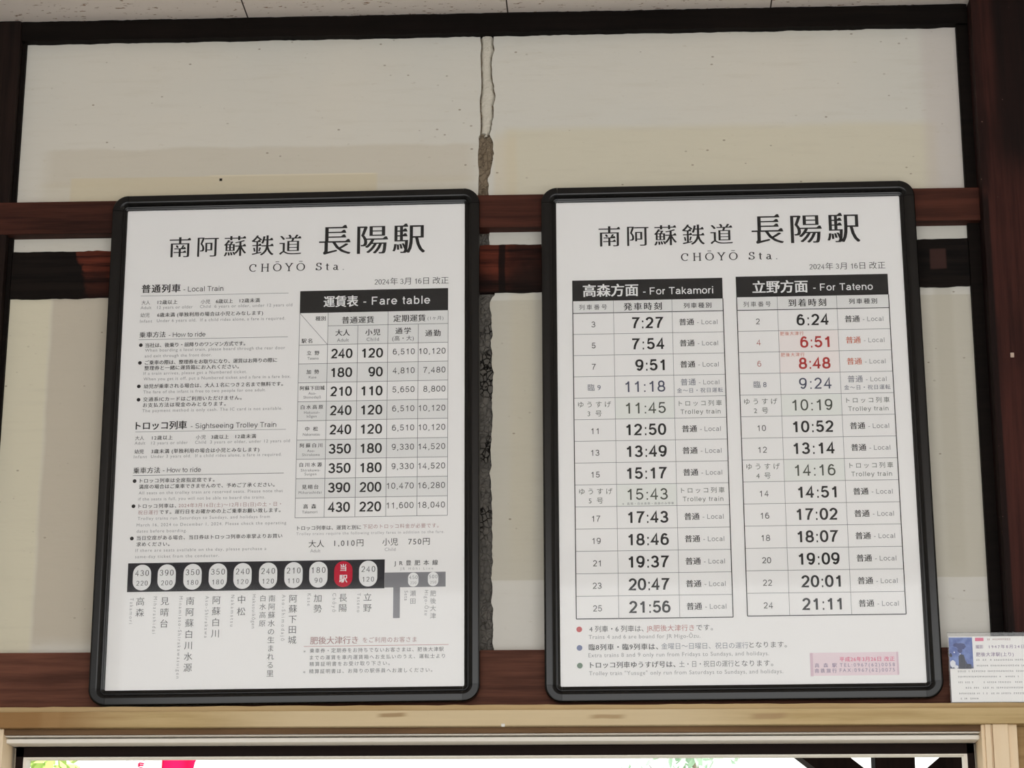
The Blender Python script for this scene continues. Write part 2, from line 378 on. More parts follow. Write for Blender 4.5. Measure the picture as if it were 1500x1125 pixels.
# ================================================================== LETTERING
# glyph outlines come from the built-in font; Latin display letters and figures are drawn as strokes
def arc(cx, cy, rx, ry, a0, a1, n=None):
    n = n or max(4, int(abs(a1-a0)/18))
    return [(cx+rx*math.cos(R(a0+(a1-a0)*i/n)), cy+ry*math.sin(R(a0+(a1-a0)*i/n))) for i in range(n+1)]
def ell(cx, cy, rx, ry, p=2.25):
    r = []
    for i in range(28):
        a = 2*math.pi*i/28; c_, s_ = math.cos(a), math.sin(a)
        r.append((cx+rx*math.copysign(abs(c_)**(2/p), c_), cy+ry*math.copysign(abs(s_)**(2/p), s_)))
    return r+[r[0], r[1]]
ST = {
 '0': (.776, [ell(.36, .5, .265, .44)]), '1': (.776, [[(.43, .0), (.43, .97)], [(.44, .93), (.35, .80), (.17, .71)]]),
 '2': (.776, [arc(.35, .69, .25, .25, 170, -28)+[(.40, .36), (.22, .2), (.11, .06), (.63, .06)]]),
 '3': (.776, [arc(.34, .715, .225, .225, 165, -90)+[(.27, .49)], [(.30, .49)]+arc(.34, .28, .27, .225, 88, -165)]),
 '4': (.776, [[(.47, 0), (.47, .95), (.07, .29), (.66, .29)]]),
 '5': (.776, [[(.60, .93), (.20, .93), (.13, .47)]+arc(.345, .33, .265, .27, 140, -160)]),
 '6': (.776, [ell(.36, .34, .26, .28), arc(.36, .44, .26, .50, 190, 48)]),
 '7': (.776, [[(.08, .93), (.63, .93), (.44, .62), (.32, .32), (.27, 0)]]),
 '8': (.776, [ell(.36, .715, .215, .225), ell(.36, .28, .265, .225)]),
 '9': (.776, [ell(.35, .66, .26, .28), arc(.35, .56, .26, .50, 10, -132)]),
 ':': (.40, [[(.13, .06), (.25, .06)], [(.13, .62), (.25, .62)]]), ',': (.40, [[(.19, .10), (.19, .0), (.12, -.14)]]),
 '.': (.40, [[(.13, .06), (.25, .06)]]), '-': (.465, [[(.06, .36), (.40, .36)]]), ' ': (.39, []),
 'F': (.85, [[(.12, 0), (.12, .94), (.72, .94)], [(.12, .49), (.64, .49)]]), 'T': (.85, [[(.03, .94), (.79, .94)], [(.41, .0), (.41, .94)]]),
 'L': (.776, [[(.12, 1), (.12, .06), (.68, .06)]]), 'H': (1.0, [[(.12, 0), (.12, 1)], [(.86, 0), (.86, 1)], [(.12, .52), (.86, .52)]]),
 'S': (.93, [arc(.45, .715, .29, .225, 25, 262)+arc(.45, .285, .33, .225, 80, -165)]),
 'o': (.776, [ell(.37, .365, .28, .31)]), 'r': (.465, [[(.13, 0), (.13, .72)], arc(.33, .42, .2, .25, 180, 72)]),
 'a': (.776, [arc(.36, .47, .23, .20, 160, 0)+[(.59, .12), (.63, 0)], [(.59, .42), (.45, .40)]+arc(.32, .21, .22, .16, 95, 275)+[(.45, .09), (.58, .22)]]),
 'k': (.70, [[(.13, 0), (.13, 1)], [(.56, .72), (.14, .27)], [(.27, .42), (.60, 0)]]),
 'm': (1.16, [[(.13, 0), (.13, .72)], arc(.355, .42, .225, .25, 180, 0)+[(.58, 0)], arc(.805, .42, .225, .25, 180, 0)+[(1.03, 0)]]),
 'n': (.776, [[(.13, 0), (.13, .72)], arc(.375, .42, .245, .25, 180, 0)+[(.62, 0)]]),
 'h': (.776, [[(.13, 0), (.13, 1)], arc(.375, .42, .245, .25, 180, 0)+[(.62, 0)]]),
 'i': (.31, [[(.155, 0), (.155, .72)], [(.155, .87), (.155, 1)]]), 'l': (.31, [[(.155, 0), (.155, 1)]]),
 't': (.39, [[(.19, .93), (.19, .20)]+arc(.30, .17, .11, .11, 180, 280), [(.03, .67), (.36, .67)]]),
 'e': (.776, [[(.09, .36)]+arc(.37, .365, .28, .31, 0, 325)]), 'c': (.70, [arc(.36, .365, .27, .31, 42, 318)]),
 'b': (.776, [[(.13, 0), (.13, 1)], ell(.385, .365, .255, .31)]), 'd': (.776, [[(.64, 0), (.64, 1)], ell(.385, .365, .255, .31)]),
 'y': (.70, [[(.05, .72), (.35, .04)], [(.64, .72), (.33, -.08)]+arc(.17, -.08, .14, .13, -20, -110)]),
 'w': (1.0, [[(.03, .72), (.26, .04), (.50, .68), (.74, .04), (.97, .72)]]),
 'g': (.776, [ell(.375, .365, .255, .31), [(.63, .72), (.63, -.02)]+arc(.375, -.02, .255, .20, 0, -160)]),
 's': (.70, [arc(.34, .515, .22, .155, 25, 262)+arc(.34, .215, .25, .155, 80, -165)]),
}
SERIF = {
 'C': (1.02, [arc(.52, .5, .43, .46, 48, 312), [(.81, .62), (.81, .92)]]),
 'H': (1.12, [[(.22, 0), (.22, 1)], [(.90, 0), (.90, 1)], [(.22, .52), (.90, .52)], [(.08, .02), (.36, .02)], [(.08, .98), (.36, .98)], [(.76, .02), (1.04, .02)], [(.76, .98), (1.04, .98)]]),
 'Ō': (1.1, [ell(.55, .5, .45, .46, 2), [(.33, 1.22), (.77, 1.22)]]), 'O': (1.1, [ell(.55, .5, .45, .46, 2)]),
 'Y': (1.0, [[(.14, .98), (.50, .46), (.50, 0)], [(.86, .98), (.50, .46)], [(0, .98), (.30, .98)], [(.70, .98), (1.0, .98)], [(.34, .02), (.66, .02)]]),
 'S': (.8, [arc(.40, .73, .25, .22, 20, 262)+arc(.40, .27, .28, .23, 80, -165), [(.64, .68), (.64, .95)], [(.1, .30), (.1, .04)]]),
 't': (.55, [[(.24, .86), (.24, .16)]+arc(.36, .15, .12, .12, 180, 300), [(.06, .64), (.46, .64)]]),
 'a': (.72, [arc(.32, .46, .18, .19, 150, 0)+[(.50, .10), (.60, .03), (.68, .06)], [(.50, .40), (.36, .36)]+arc(.27, .19, .17, .15, 95, 275)+[(.38, .07), (.50, .20)]]),
 '.': (.5, [[(.1, .06), (.24, .06)]]), ' ': (.5, []),
}
def stroke_mesh(strokes, wx, wy):
    V, F, L = [], [], []
    for si, pl in enumerate(strokes):
        pts = [Vector(p) for p in pl]; n = len(pts); base = len(V)
        for i in range(n):
            d0 = (pts[i]-pts[i-1]).normalized() if i else None
            d1 = (pts[i+1]-pts[i]).normalized() if i < n-1 else None
            if d0 is None: d0 = d1
            if d1 is None: d1 = d0
            t = d0+d1
            if t.length < .2: t = d1.copy()
            t.normalize(); nn = Vector((-t.y, t.x)); k = 1/max(.55, abs(nn.dot(Vector((-d1.y, d1.x)))))
            off = Vector((nn.x*wx/2*k, nn.y*wy/2*k))
            V += [pts[i]+off, pts[i]-off]; L += [si, si]
        for i in range(n-1): F.append((base+2*i, base+2*i+1, base+2*i+3, base+2*i+2))
    return np.array([(v.x, v.y, l*1e-5) for v, l in zip(V, L)]).reshape(-1, 3), F

JOBS = []            # every piece of print: collected first, built once the glyphs are cached
SIDE = [0]; TABLE = 0
def T(g, s, u0, u1, v, em, st='j', col='k'): JOBS.append(('T', (SIDE[0], g.rstrip('#')), s, u0, u1, v, em, st, col))
def V(g, s, u, v0, v1, em, st, col): JOBS.append(('V', (SIDE[0], g), s, u, v0, v1, em, st, col))
def VR(g, s, u, v0, v1, em, st, col): JOBS.append(('R', (SIDE[0], g), s, u, v0, v1, em, st, col))
def BOX(g, u0, v0, u1, v1, col, lv): JOBS.append(('P', (SIDE[0], g.rstrip('#')), [(u0, v0), (u1, v0), (u1, v1), (u0, v1)], col, lv))
def DOT(g, u, v, r, col): JOBS.append(('P', (SIDE[0], g), [(u+r*math.cos(2*math.pi*i/24), v+r*math.sin(2*math.pi*i/24)) for i in range(24)], col, 2))
def OVAL(g, u, v, a, b, col):
    pts = [(u+a*math.cos(R(t)), v+(b-a)+a*math.sin(R(t))) for t in range(0, 181, 12)]+[(u+a*math.cos(R(t)), v-(b-a)+a*math.sin(R(t))) for t in range(180, 361, 12)]
    JOBS.append(('P', (SIDE[0], g), pts, col, 2))
def HL(g, u0, u1, v, th, col): BOX(g, u0, v-th/2, u1, v+th/2, col, 3)
def VL(g, u, v0, v1, th, col): BOX(g, u-th/2, v0, u+th/2, v1, col, 3)

ROWS = [[('3', '7:27', 'l'), ('5', '7:54', 'l'), ('7', '9:51', 'l'), ('臨9', '11:18', 'x'), ('ゆうすげ|3 号', '11:45', 't'), ('11', '12:50', 'l'), ('13', '13:49', 'l'), ('15', '15:17', 'l'), ('ゆうすげ|5 号', '15:43', 'u'), ('17', '17:43', 'l'), ('19', '18:46', 'l'), ('21', '19:37', 'l'), ('23', '20:47', 'l'), ('25', '21:56', 'l')],
        [('2', '6:24', 'l'), ('4', '6:51', 'r'), ('6', '8:48', 'r'), ('臨8', '9:24', 'x'), ('ゆうすげ|2 号', '10:19', 't'), ('10', '10:52', 'l'), ('12', '13:14', 'l'), ('ゆうすげ|4 号', '14:16', 't'), ('14', '14:51', 'l'), ('16', '17:02', 'l'), ('18', '18:07', 'l'), ('20', '19:09', 'l'), ('22', '20:01', 'l'), ('24', '21:11', 'l')]]
def TB(g, us, vt, vh, vb, tr):
    global TABLE
    rows = ROWS[TABLE]; TABLE += 1; n = len(rows); p = (vh-vb)/n
    for k in range(3): BOX(g, us[k], vh, us[k+1], vt, 'sh', 1)
    for k in (0, 3): VL(g, us[k], vb, vt, 1.5, 'k')
    HL(g, us[0], us[3], vb, 1.5, 'k'); HL(g, us[0], us[3], vh, 1.3, 'k')
    for k in (1, 2): VL(g, us[k], vb, vt, .7, 'g5')
    for i in range(1, n): HL(g, us[0], us[3], vh-p*i, .8, 'g5')
    c0 = (us[0]+us[1])/2; c2 = (us[2]+us[3])/2
    for i, (num, tm, ty) in enumerate(rows):
        v = vh-p*(i+.5); top = vh-p*i
        nc = {'r': 'r5', 'x': 'b4', 't': 'n4', 'u': 'n4'}.get(ty, 'k2')
        if '|' in num:
            a, b = num.split('|'); T(g, a, c0-27, c0+27, v+7.2, 11.5, 'j', nc); T(g, b, c0-11.5, c0+11.5, v-8.2, 11.5, 'j', nc)
        elif num[0] == '臨': T(g, num, c0-10.5, c0+10.5, v-.5, 12.5, 'j', nc)
        else:
            w_ = inkw(num, 14, .1)*1.03; T(g, num, c0-w_/2, c0+w_/2, v-1.5, 14, 'a', nc)
        wd_ = inkw(tm, 26.4, .16)*1.035; tc = {'r': 'rd', 'x': 'bl', 't': 'gt', 'u': 'gt'}.get(ty, 'k')
        dv = 1.5 if ty == 'u' else (-2.0 if ty == 'r' else 0)
        T(g, tm, tr-wd_, tr, v+dv, 26.4, 'at' if ty in 'lr' else 'as', tc)
        if ty == 'r': T(g, '肥後大津行', us[1]+2.5, us[1]+41, top-5.2, 7.2, 'j', 'ro'); BOX(g, us[1], top-p, us[2], top, 'pk3', 1)
        if ty in 'tu': BOX(g, us[1], top-p, us[2], top, 'gn3', 1)
        if ty == 'u': T(g, '※ 長陽・白水高原・高森のみ停車', us[1]+9, us[2]-5, v-14.2, 4.6, 'j', 'g5')
        if ty in 'lrx':
            dv = 6.2 if ty == 'x' else 0; pc = {'r': 'ro', 'x': 'b4'}.get(ty, 'k')
            T(g, '普通', c2-31, c2-6.5, v+dv, 12.6, 'j2' if ty != 'x' else 'j', pc); T(g, '- Local', c2-1.5, c2+32, v+dv-.6, 11, 'a', 'g5' if ty == 'l' else 'g6')
            if ty == 'x': T(g, '金～日・祝日運転', c2-37.5, c2+37.5, v-8.2, 8.8, 'j', 'b4')
        else:
            T(g, 'トロッコ列車', c2-35, c2+35, v+6.6, 10.4, 'j', 'n4'); T(g, 'Trolley train', c2-32.5, c2+32.5, v-7.8, 10.6, 'a', 'n4')
def inkw(s, em, wt):
    xs, x = [], 0
    for ch in s:
        xs += [x+p[0] for st_ in ST[ch][1] for p in st_]; x += ST[ch][0]
    return (max(xs)-min(xs)+wt)*.716*em
FARE = [('立 野', 'Tateno', 240, 120, '6,510', '10,120'), ('加 勢', 'Kase', 180, 90, '4,810', '7,480'), ('阿蘇下田城', 'Aso-|Shimodajō', 210, 110, '5,650', '8,800'), ('白水高原', 'Hakusui-|kōgen', 240, 120, '6,510', '10,120'), ('中 松', 'Nakamatsu', 240, 120, '6,510', '10,120'), ('阿蘇白川', 'Aso-|Shirakawa', 350, 180, '9,330', '14,520'), ('白川水源', 'Shirakawa-|Suigen', 350, 180, '9,330', '14,520'), ('見晴台', 'Miharashidai', 390, 200, '10,470', '16,280'), ('高 森', 'Takamori', 430, 220, '11,600', '18,040')]
def FT(U, VRW, vt, vs_):
    g = 'fare_table'
    for k in range(1, 5): BOX(g, U[k], VRW[0], U[k+1], vt, 'sh', 1)
    for i, (jp, en, a, b, c_, d) in enumerate(FARE):
        hi, lo = VRW[i], VRW[i+1]; v = (hi+lo)/2; c0 = (U[0]+U[1])/2
        if i % 2: BOX(g, U[0], lo, U[5], hi, 'sh', 1)
        hw = {3: 10.5, 4: 18.5, 5: 20.5}[len(jp)] if jp != '見晴台' else 13.5
        e = en.split('|')
        if len(e) == 1: T(g, jp, c0-hw, c0+hw, v+2.3, 8.2, 'j2', 'k'); T(g, e[0], c0-len(e[0])*1.55, c0+len(e[0])*1.55, v-7, 6.4, 'l', 'g4')
        else:
            T(g, jp, c0-hw, c0+hw, v+7, 8.0, 'j2', 'k')
            for q_, s in enumerate(e): T(g, s, c0-len(s)*1.6, c0+len(s)*1.6, v-2.2-6.6*q_, 6.4, 'l', 'g4')
        for s, k, off in ((str(a), 2, 8.2), (str(b), 3, 7.6)):
            w_ = inkw(s, 22.6, .17)*1.0; T(g, s, U[k]-off-w_, U[k]-off, v+.5, 22.6, 'at', 'k')
        for s, k, off in ((c_, 4, 5.6), (d, 5, 4.0)):
            w_ = inkw(s, 14.2, .12)*1.06; T(g, s, U[k]-off-w_, U[k]-off, v+1.8, 14.2, 'a', 'k2')
    for v in VRW: HL(g, U[0], U[5], v, .8, 'g4')
    HL(g, U[1], U[5], vs_, .8, 'g4')
    for k in range(6): VL(g, U[k], VRW[-1], vs_ if k in (2, 4) else vt, .8, 'g4')
    du, dv = U[1]-U[0], VRW[0]-vt; L_ = math.hypot(du, dv); nx, ny = -dv/L_*.35, du/L_*.35
    JOBS.append(('P', (0, g), [(U[0]+nx, vt+ny), (U[0]-nx, vt-ny), (U[1]-nx, VRW[0]-ny), (U[1]+nx, VRW[0]+ny)], 'g4', 3))

# ---- everything printed, in millimetres from each poster's centre
# left poster
T('title_lettering','南阿蘇鉄道',-213.3,10.7,342.3,40.05,'m','k')
T('title_lettering','長陽駅',40.7,220.0,349.0,57.41,'M','k')
T('title_lettering','CHŌYŌ Sta.',-76.6,83.5,302.2,19.35,'s','k')
T('date_line','2024年 3月 16日 改正',135.5,259.7,273.1,14.03,'sd','k2')
T('local_train_notes','普通列車',-257.3,-191.4,269.0,15.83,'jb','k')
T('local_train_notes','- Local Train',-186.5,-119.0,267.0,12.54,'a','k2')
BOX('local_train_notes',-258.6,255.88,-8.9,256.58,'g5',1)
T('local_train_notes','大人',-256.3,-242.3,244.5,8.01,'j','k2')
T('local_train_notes','12歳以上',-229.5,-195.9,244.6,8.25,'j2','k')
T('local_train_notes','小児',-156.3,-140.6,244.0,8.25,'j','k2')
T('local_train_notes','6歳以上',-131.0,-102.2,244.2,8.25,'j2','k')
T('local_train_notes','12歳未満',-91.0,-56.8,244.5,8.25,'j2','k')
T('local_train_notes','Adult',-257.7,-239.4,235.4,7.75,'l','g6')
T('local_train_notes','12 years or older',-229.8,-169.6,235.4,7.75,'l','g6')
T('local_train_notes','Child  6 years or older, under 12 years old',-157.5,-1.9,235.4,7.75,'l','g6')
T('local_train_notes','幼児',-257.4,-242.1,222.3,8.22,'j','k2')
T('local_train_notes','6歳未満 (単独利用の場合は小児とみなします)',-229.2,-50.8,222.1,8.22,'j2','k')
T('local_train_notes','Infant',-257.8,-237.3,211.6,7.72,'l','g6')
T('local_train_notes','Under 6 years old.  If a child rides alone, a fare is required.',-229.3,-13.2,211.9,7.72,'l','g6')
T('local_train_notes','乗車方法',-257.6,-213.5,187.5,11.06,'j2','k2')
T('local_train_notes','- How to ride',-208.2,-146.5,186.7,11.54,'a','k2')
BOX('local_train_notes',-258.4,178.63,-8.2,179.33,'g4',1)
DOT('local_train_notes',-254.5,169.4,3.1,'k')
T('local_train_notes','当社は、後乗り・前降りのワンマン方式です。',-246.9,-79.1,169.0,8.39,'j2','k')
T('local_train_notes','When boarding a local train, please board through the rear door',-247.0,-12.1,160.2,7.66,'l','g6')
T('local_train_notes','and exit through the front door.',-247.2,-134.7,150.3,7.65,'l','g6')
DOT('local_train_notes',-254.6,138.4,3.1,'k')
T('local_train_notes','ご乗車の際は、整理券をお取りになり、運賃はお降りの際に',-246.3,-25.1,138.7,8.35,'j2','k')
T('local_train_notes','整理券と一緒に運賃箱にお入れください。',-246.9,-88.5,129.0,8.33,'j2','k')
T('local_train_notes','If a train arrives, please get a Numbered ticket.',-247.8,-74.7,119.7,7.61,'l','g6')
T('local_train_notes','When you get it off, put a Numbered ticket and a fare in a fare box.',-247.4,-1.7,110.1,7.60,'l','g6')
DOT('local_train_notes',-254.7,97.5,3.1,'k')
T('local_train_notes','幼児が乗車される場合は、大人１名につき２名まで無料です。',-246.4,-14.2,97.4,8.29,'j2','k')
T('local_train_notes','The fare of the infant is free to two people for one adult.',-246.8,-42.4,87.5,7.57,'l','g6')
DOT('local_train_notes',-254.2,74.4,3.1,'k')
T('local_train_notes','交通系ICカードはご利用いただけません。',-246.5,-82.3,74.8,8.26,'j2','k')
T('local_train_notes','お支払方法は現金のみとなります。',-246.4,-108.4,64.8,8.25,'j2','k')
T('local_train_notes','The payment method is only cash. The IC card is not available.',-247.0,-14.1,55.2,7.53,'l','g6')
T('trolley_train_notes','トロッコ列車',-257.0,-171.7,29.5,15.46,'jb','k')
T('trolley_train_notes','- Sightseeing Trolley Train',-165.2,-23.6,27.6,12.18,'a','k2')
BOX('trolley_train_notes',-257.1,18.56,-7.5,19.26,'g5',1)
T('trolley_train_notes','大人',-256.7,-242.1,8.4,7.94,'j','k2')
T('trolley_train_notes','12歳以上',-228.8,-194.7,8.4,7.94,'j2','k')
T('trolley_train_notes','小児',-155.9,-139.8,8.1,7.94,'j','k2')
T('trolley_train_notes','3歳以上',-130.5,-101.7,8.0,7.94,'j2','k')
T('trolley_train_notes','12歳未満',-90.5,-56.5,8.2,7.94,'j2','k')
T('trolley_train_notes','Adult',-257.3,-239.7,-0.3,7.46,'l','g6')
T('trolley_train_notes','12 years or older',-229.6,-169.2,-0.5,7.46,'l','g6')
T('trolley_train_notes','Child  3 years or older, under 12 years old',-157.0,-0.5,-0.6,7.46,'l','g6')
T('trolley_train_notes','幼児',-257.0,-241.6,-14.7,7.91,'j2','k2')
T('trolley_train_notes','3歳未満 (単独利用の場合は小児とみなします)',-229.0,-50.5,-14.7,8.14,'j2','k')
T('trolley_train_notes','Infant',-257.7,-235.9,-23.5,7.43,'l','g6')
T('trolley_train_notes','Under 3 years old.  If a child rides alone, a fare is required.',-229.1,-13.2,-23.5,7.43,'l','g6')
T('trolley_train_notes','乗車方法',-257.5,-213.1,-46.8,10.87,'j2','k')
T('trolley_train_notes','- How to ride',-208.6,-145.6,-47.0,11.34,'a','k2')
BOX('trolley_train_notes',-257.8,-55.81,-9.1,-55.01,'g3',1)
DOT('trolley_train_notes',-254.5,-64.7,3.1,'k')
T('trolley_train_notes','トロッコ列車は全席指定席です。',-245.9,-122.7,-64.4,8.07,'j2','k')
T('trolley_train_notes','満席の場合はご乗車できませんので、予めご了承ください。',-246.9,-23.6,-74.5,8.06,'j2','k')
T('trolley_train_notes','All seats on the trolley train are reserved seats. Please note that',-246.8,-9.9,-85.0,7.36,'l','g6')
T('trolley_train_notes','if the seats is full, you will not be able to board the trains.',-246.9,-38.6,-95.3,7.34,'l','g6')
DOT('trolley_train_notes',-254.5,-107.1,3.1,'k')
T('trolley_train_notes','トロッコ列車は、',-246.3,-184.0,-107.2,8.02,'j2','k2')
T('trolley_train_notes','2024年3月16日(土)～12月1日(日)の土・日・',-180.2,-12.3,-107.1,8.02,'j','r6')
T('trolley_train_notes','祝日運行',-246.4,-213.5,-117.8,8.00,'j','r6')
T('trolley_train_notes','です。運行日をお確かめの上ご乗車お願い致します。',-211.3,-12.9,-117.5,8.00,'j2','k')
T('trolley_train_notes','Trolley trains run Saturdays to Sundays, and holidays from',-246.5,-30.0,-127.9,7.30,'l','g6')
T('trolley_train_notes','March 16, 2024 to December 1, 2024. Please check the operating',-247.7,-3.1,-138.8,7.29,'l','g6')
T('trolley_train_notes','dates before boarding.',-247.2,-165.1,-149.1,7.28,'l','g6')
DOT('trolley_train_notes',-254.7,-161.0,3.1,'k')
T('trolley_train_notes','当日空席がある場合、当日券はトロッコ列車の車掌よりお買い',-246.7,-8.9,-160.5,7.95,'j2','k2')
T('trolley_train_notes','求めください。',-246.8,-192.5,-171.0,7.93,'j2','k2')
T('trolley_train_notes','If there are seats available on the day, please purchase a',-247.8,-34.4,-181.1,7.24,'l','g6')
T('trolley_train_notes','same-day ticket from the conductor.',-247.9,-111.0,-191.4,7.23,'l','g6')
BOX('fare_table',10.8,220.0,259.1,259.1,'k',1)
T('fare_table','運賃表',50.6,108.7,239.5,21.23,'jb','w')
T('fare_table','- Fare table',117.2,229.1,239.3,19.66,'ab','w')
U=[11.0, 58.6, 108.7, 158.9, 209.6, 259.1]; VR_=[163.9, 131.1, 98.3, 65.6, 32.8, 0.0, -32.7, -65.5, -98.3, -131.0]; VT_,VS_=220.0,196.7
T('fare_table','種別',37.5,54.6,210.0,8.69,'j2','k')
T('fare_table','駅名',14.9,32.9,171.2,8.64,'j2','k')
T('fare_table','普通運賃',81.8,135.6,206.2,13.27,'j2','k')
T('fare_table','定期運賃',167.8,221.6,207.4,13.28,'j2','k')
T('fare_table','(1ヶ月)',225.0,251.4,206.8,7.73,'j','g3')
T('fare_table','大人',71.3,95.6,184.3,12.38,'j2','k')
T('fare_table','Adult',74.3,93.9,171.4,8.40,'l','g4')
T('fare_table','小児',121.1,146.3,184.1,12.39,'j2','k')
T('fare_table','Child',123.6,144.1,171.7,8.40,'l','g4')
T('fare_table','通学',171.4,197.4,185.5,12.39,'j2','k')
T('fare_table','(高・大)',166.5,202.1,172.5,9.60,'j','k2')
T('fare_table','通勤',221.2,246.8,180.5,12.38,'j2','k')
T('trolley_fare_note','トロッコ列車は、運賃と別に',15.1,119.2,-148.3,7.97,'j2','k2')
T('trolley_fare_note','下記のトロッコ料金が必要です。',122.0,245.0,-147.4,7.97,'j','r6')
T('trolley_fare_note','Trolley trains require the following trolley fares in addition to the fare.',14.0,254.4,-157.8,6.82,'l','g7')
T('trolley_fare_note','大人',34.3,59.6,-174.7,13.15,'j','k')
T('trolley_fare_note','1,010円',76.1,123.3,-174.0,13.15,'j','k')
T('trolley_fare_note','小児',153.9,179.2,-173.4,13.16,'j','k')
T('trolley_fare_note','750円',196.0,230.7,-173.3,13.16,'j','k')
T('trolley_fare_note','Adult',37.2,53.8,-186.3,7.92,'l','g7')
T('trolley_fare_note','Child',158.0,175.5,-185.9,7.92,'l','g7')
BOX('route_diagram',-258.8,-249.7,158.3,-202.2,'n',1)
BOX('route_diagram',158.5,-248.4,256.6,-224.0,'g8',1)
BOX('route_diagram',172.5,-298.4,183.3,-248.2,'g8',1)
OVAL('route_diagram',-235.4,-226.0,14.8,21.3,'w')
T('route_diagram','430',-246.7,-224.3,-218.6,14.62,'sd','k2')
T('route_diagram','220',-244.1,-225.6,-235.3,12.11,'sd','k2')
BOX('route_diagram#',-247.4,-227.48,-223.2,-226.88,'k2',1)
OVAL('route_diagram',-195.1,-226.1,14.8,21.3,'w')
T('route_diagram','390',-206.5,-184.1,-218.6,14.62,'sd','k2')
T('route_diagram','200',-203.9,-185.4,-235.3,12.11,'sd','k2')
BOX('route_diagram#',-207.2,-227.50,-183.0,-226.90,'k2',1)
OVAL('route_diagram',-153.0,-226.0,14.8,21.3,'w')
T('route_diagram','350',-164.3,-141.9,-218.5,14.62,'sd','k2')
T('route_diagram','180',-161.8,-143.3,-235.3,12.11,'sd','k2')
BOX('route_diagram#',-165.1,-227.44,-140.8,-226.84,'k2',1)
OVAL('route_diagram',-111.8,-225.9,14.8,21.3,'w')
T('route_diagram','350',-123.0,-100.6,-218.4,14.62,'sd','k2')
T('route_diagram','180',-120.6,-102.1,-235.2,12.11,'sd','k2')
BOX('route_diagram#',-123.9,-227.36,-99.6,-226.76,'k2',1)
OVAL('route_diagram',-71.7,-225.9,14.8,21.3,'w')
T('route_diagram','240',-83.0,-60.6,-218.4,14.62,'sd','k2')
T('route_diagram','120',-80.6,-62.1,-235.2,12.11,'sd','k2')
BOX('route_diagram#',-83.8,-227.38,-59.5,-226.78,'k2',1)
OVAL('route_diagram',-30.3,-225.9,14.8,21.3,'w')
T('route_diagram','240',-41.6,-19.2,-218.4,14.62,'sd','k2')
T('route_diagram','120',-39.2,-20.7,-235.1,12.12,'sd','k2')
BOX('route_diagram#',-42.4,-227.30,-18.2,-226.70,'k2',1)
OVAL('route_diagram',10.9,-225.7,14.8,21.3,'w')
T('route_diagram','210',-0.3,22.2,-218.2,14.63,'sd','k2')
T('route_diagram','110',2.0,20.5,-235.0,12.12,'sd','k2')
BOX('route_diagram#',-1.2,-227.12,23.1,-226.52,'k2',1)
OVAL('route_diagram',51.2,-225.6,14.8,21.3,'w')
T('route_diagram','180',40.0,62.5,-218.1,14.63,'sd','k2')
T('route_diagram','90',45.3,57.7,-234.9,12.12,'sd','k2')
BOX('route_diagram#',39.1,-227.02,63.4,-226.42,'k2',1)
OVAL('route_diagram',91.5,-225.4,14.8,21.3,'R')
OVAL('route_diagram',131.7,-225.2,14.8,21.3,'w')
T('route_diagram','240',120.6,143.0,-217.7,14.63,'sd','k2')
T('route_diagram','120',122.7,141.2,-234.4,12.12,'sd','k2')
BOX('route_diagram#',119.6,-226.61,143.9,-226.01,'k2',1)
T('route_diagram','当',86.4,96.3,-214.7,12.39,'jb','w')
T('route_diagram','駅',85.0,98.3,-232.7,14.03,'jb','w')
OVAL('route_diagram',204.5,-236.3,8.4,11.6,'w')
T('route_diagram','450',197.9,211.4,-232.3,8.98,'sd','g5')
T('route_diagram','220',199.8,209.5,-241.4,6.73,'sd','g6')
OVAL('route_diagram',236.5,-235.7,8.4,11.6,'w')
T('route_diagram','500',229.9,243.5,-231.7,8.99,'sd','g5')
T('route_diagram','250',231.8,241.5,-240.8,6.73,'sd','g6')
T('route_diagram','JR豊肥本線',173.5,244.2,-208.5,9.47,'j2','g3')
T('route_diagram','JR Hōhi Line',183.4,236.5,-218.0,6.08,'l','g7')
V('route_diagram','高森',-236.4,-258.6,-290.1,14.52,'m1','k2')
V('route_diagram','見晴台',-196.4,-258.5,-308.5,14.52,'m1','k2')
V('route_diagram','南阿蘇白川水源',-155.4,-259.0,-380.4,14.52,'m1','k2')
V('route_diagram','阿蘇白川',-112.7,-258.2,-325.7,14.52,'m1','k2')
V('route_diagram','中松',-72.1,-257.8,-290.7,14.53,'m1','k2')
V('route_diagram','白水高原',-37.6,-257.9,-309.1,11.18,'m1','k2')
V('route_diagram','南阿蘇水の生まれる里',-23.0,-258.1,-390.2,11.85,'m1','k2')
V('route_diagram','阿蘇下田城',11.1,-257.8,-337.8,14.08,'m1','k2')
V('route_diagram','加勢',51.1,-257.7,-287.6,14.08,'m1','k2')
V('route_diagram','長陽',91.5,-257.4,-287.1,14.09,'m1','k2')
V('route_diagram','立野',131.1,-257.1,-287.6,14.09,'m1','k2')
V('route_diagram','瀬田',204.2,-254.0,-275.8,10.07,'j','g5')
V('route_diagram','肥後大津',236.6,-254.6,-300.2,10.07,'j','g5')
VR('route_diagram','Takamori',-250.2,-259.4,-301.4,8.04,'l','g6')
VR('route_diagram','Miharashidai',-211.9,-257.6,-318.0,8.04,'l','g6')
VR('route_diagram','Minamiaso-Shirakawasuigen',-170.4,-257.7,-390.9,8.04,'l','g6')
VR('route_diagram','Aso-Shirakawa',-127.8,-257.9,-326.0,8.04,'l','g6')
VR('route_diagram','Nakamatsu',-86.3,-257.0,-308.2,8.05,'l','g6')
VR('route_diagram','Hakusuikōgen',-51.7,-256.7,-311.8,8.05,'l','g6')
VR('route_diagram','Aso-Shimodajō',-3.8,-257.6,-332.5,8.05,'l','g6')
VR('route_diagram','Kase',37.2,-256.5,-276.4,8.05,'l','g6')
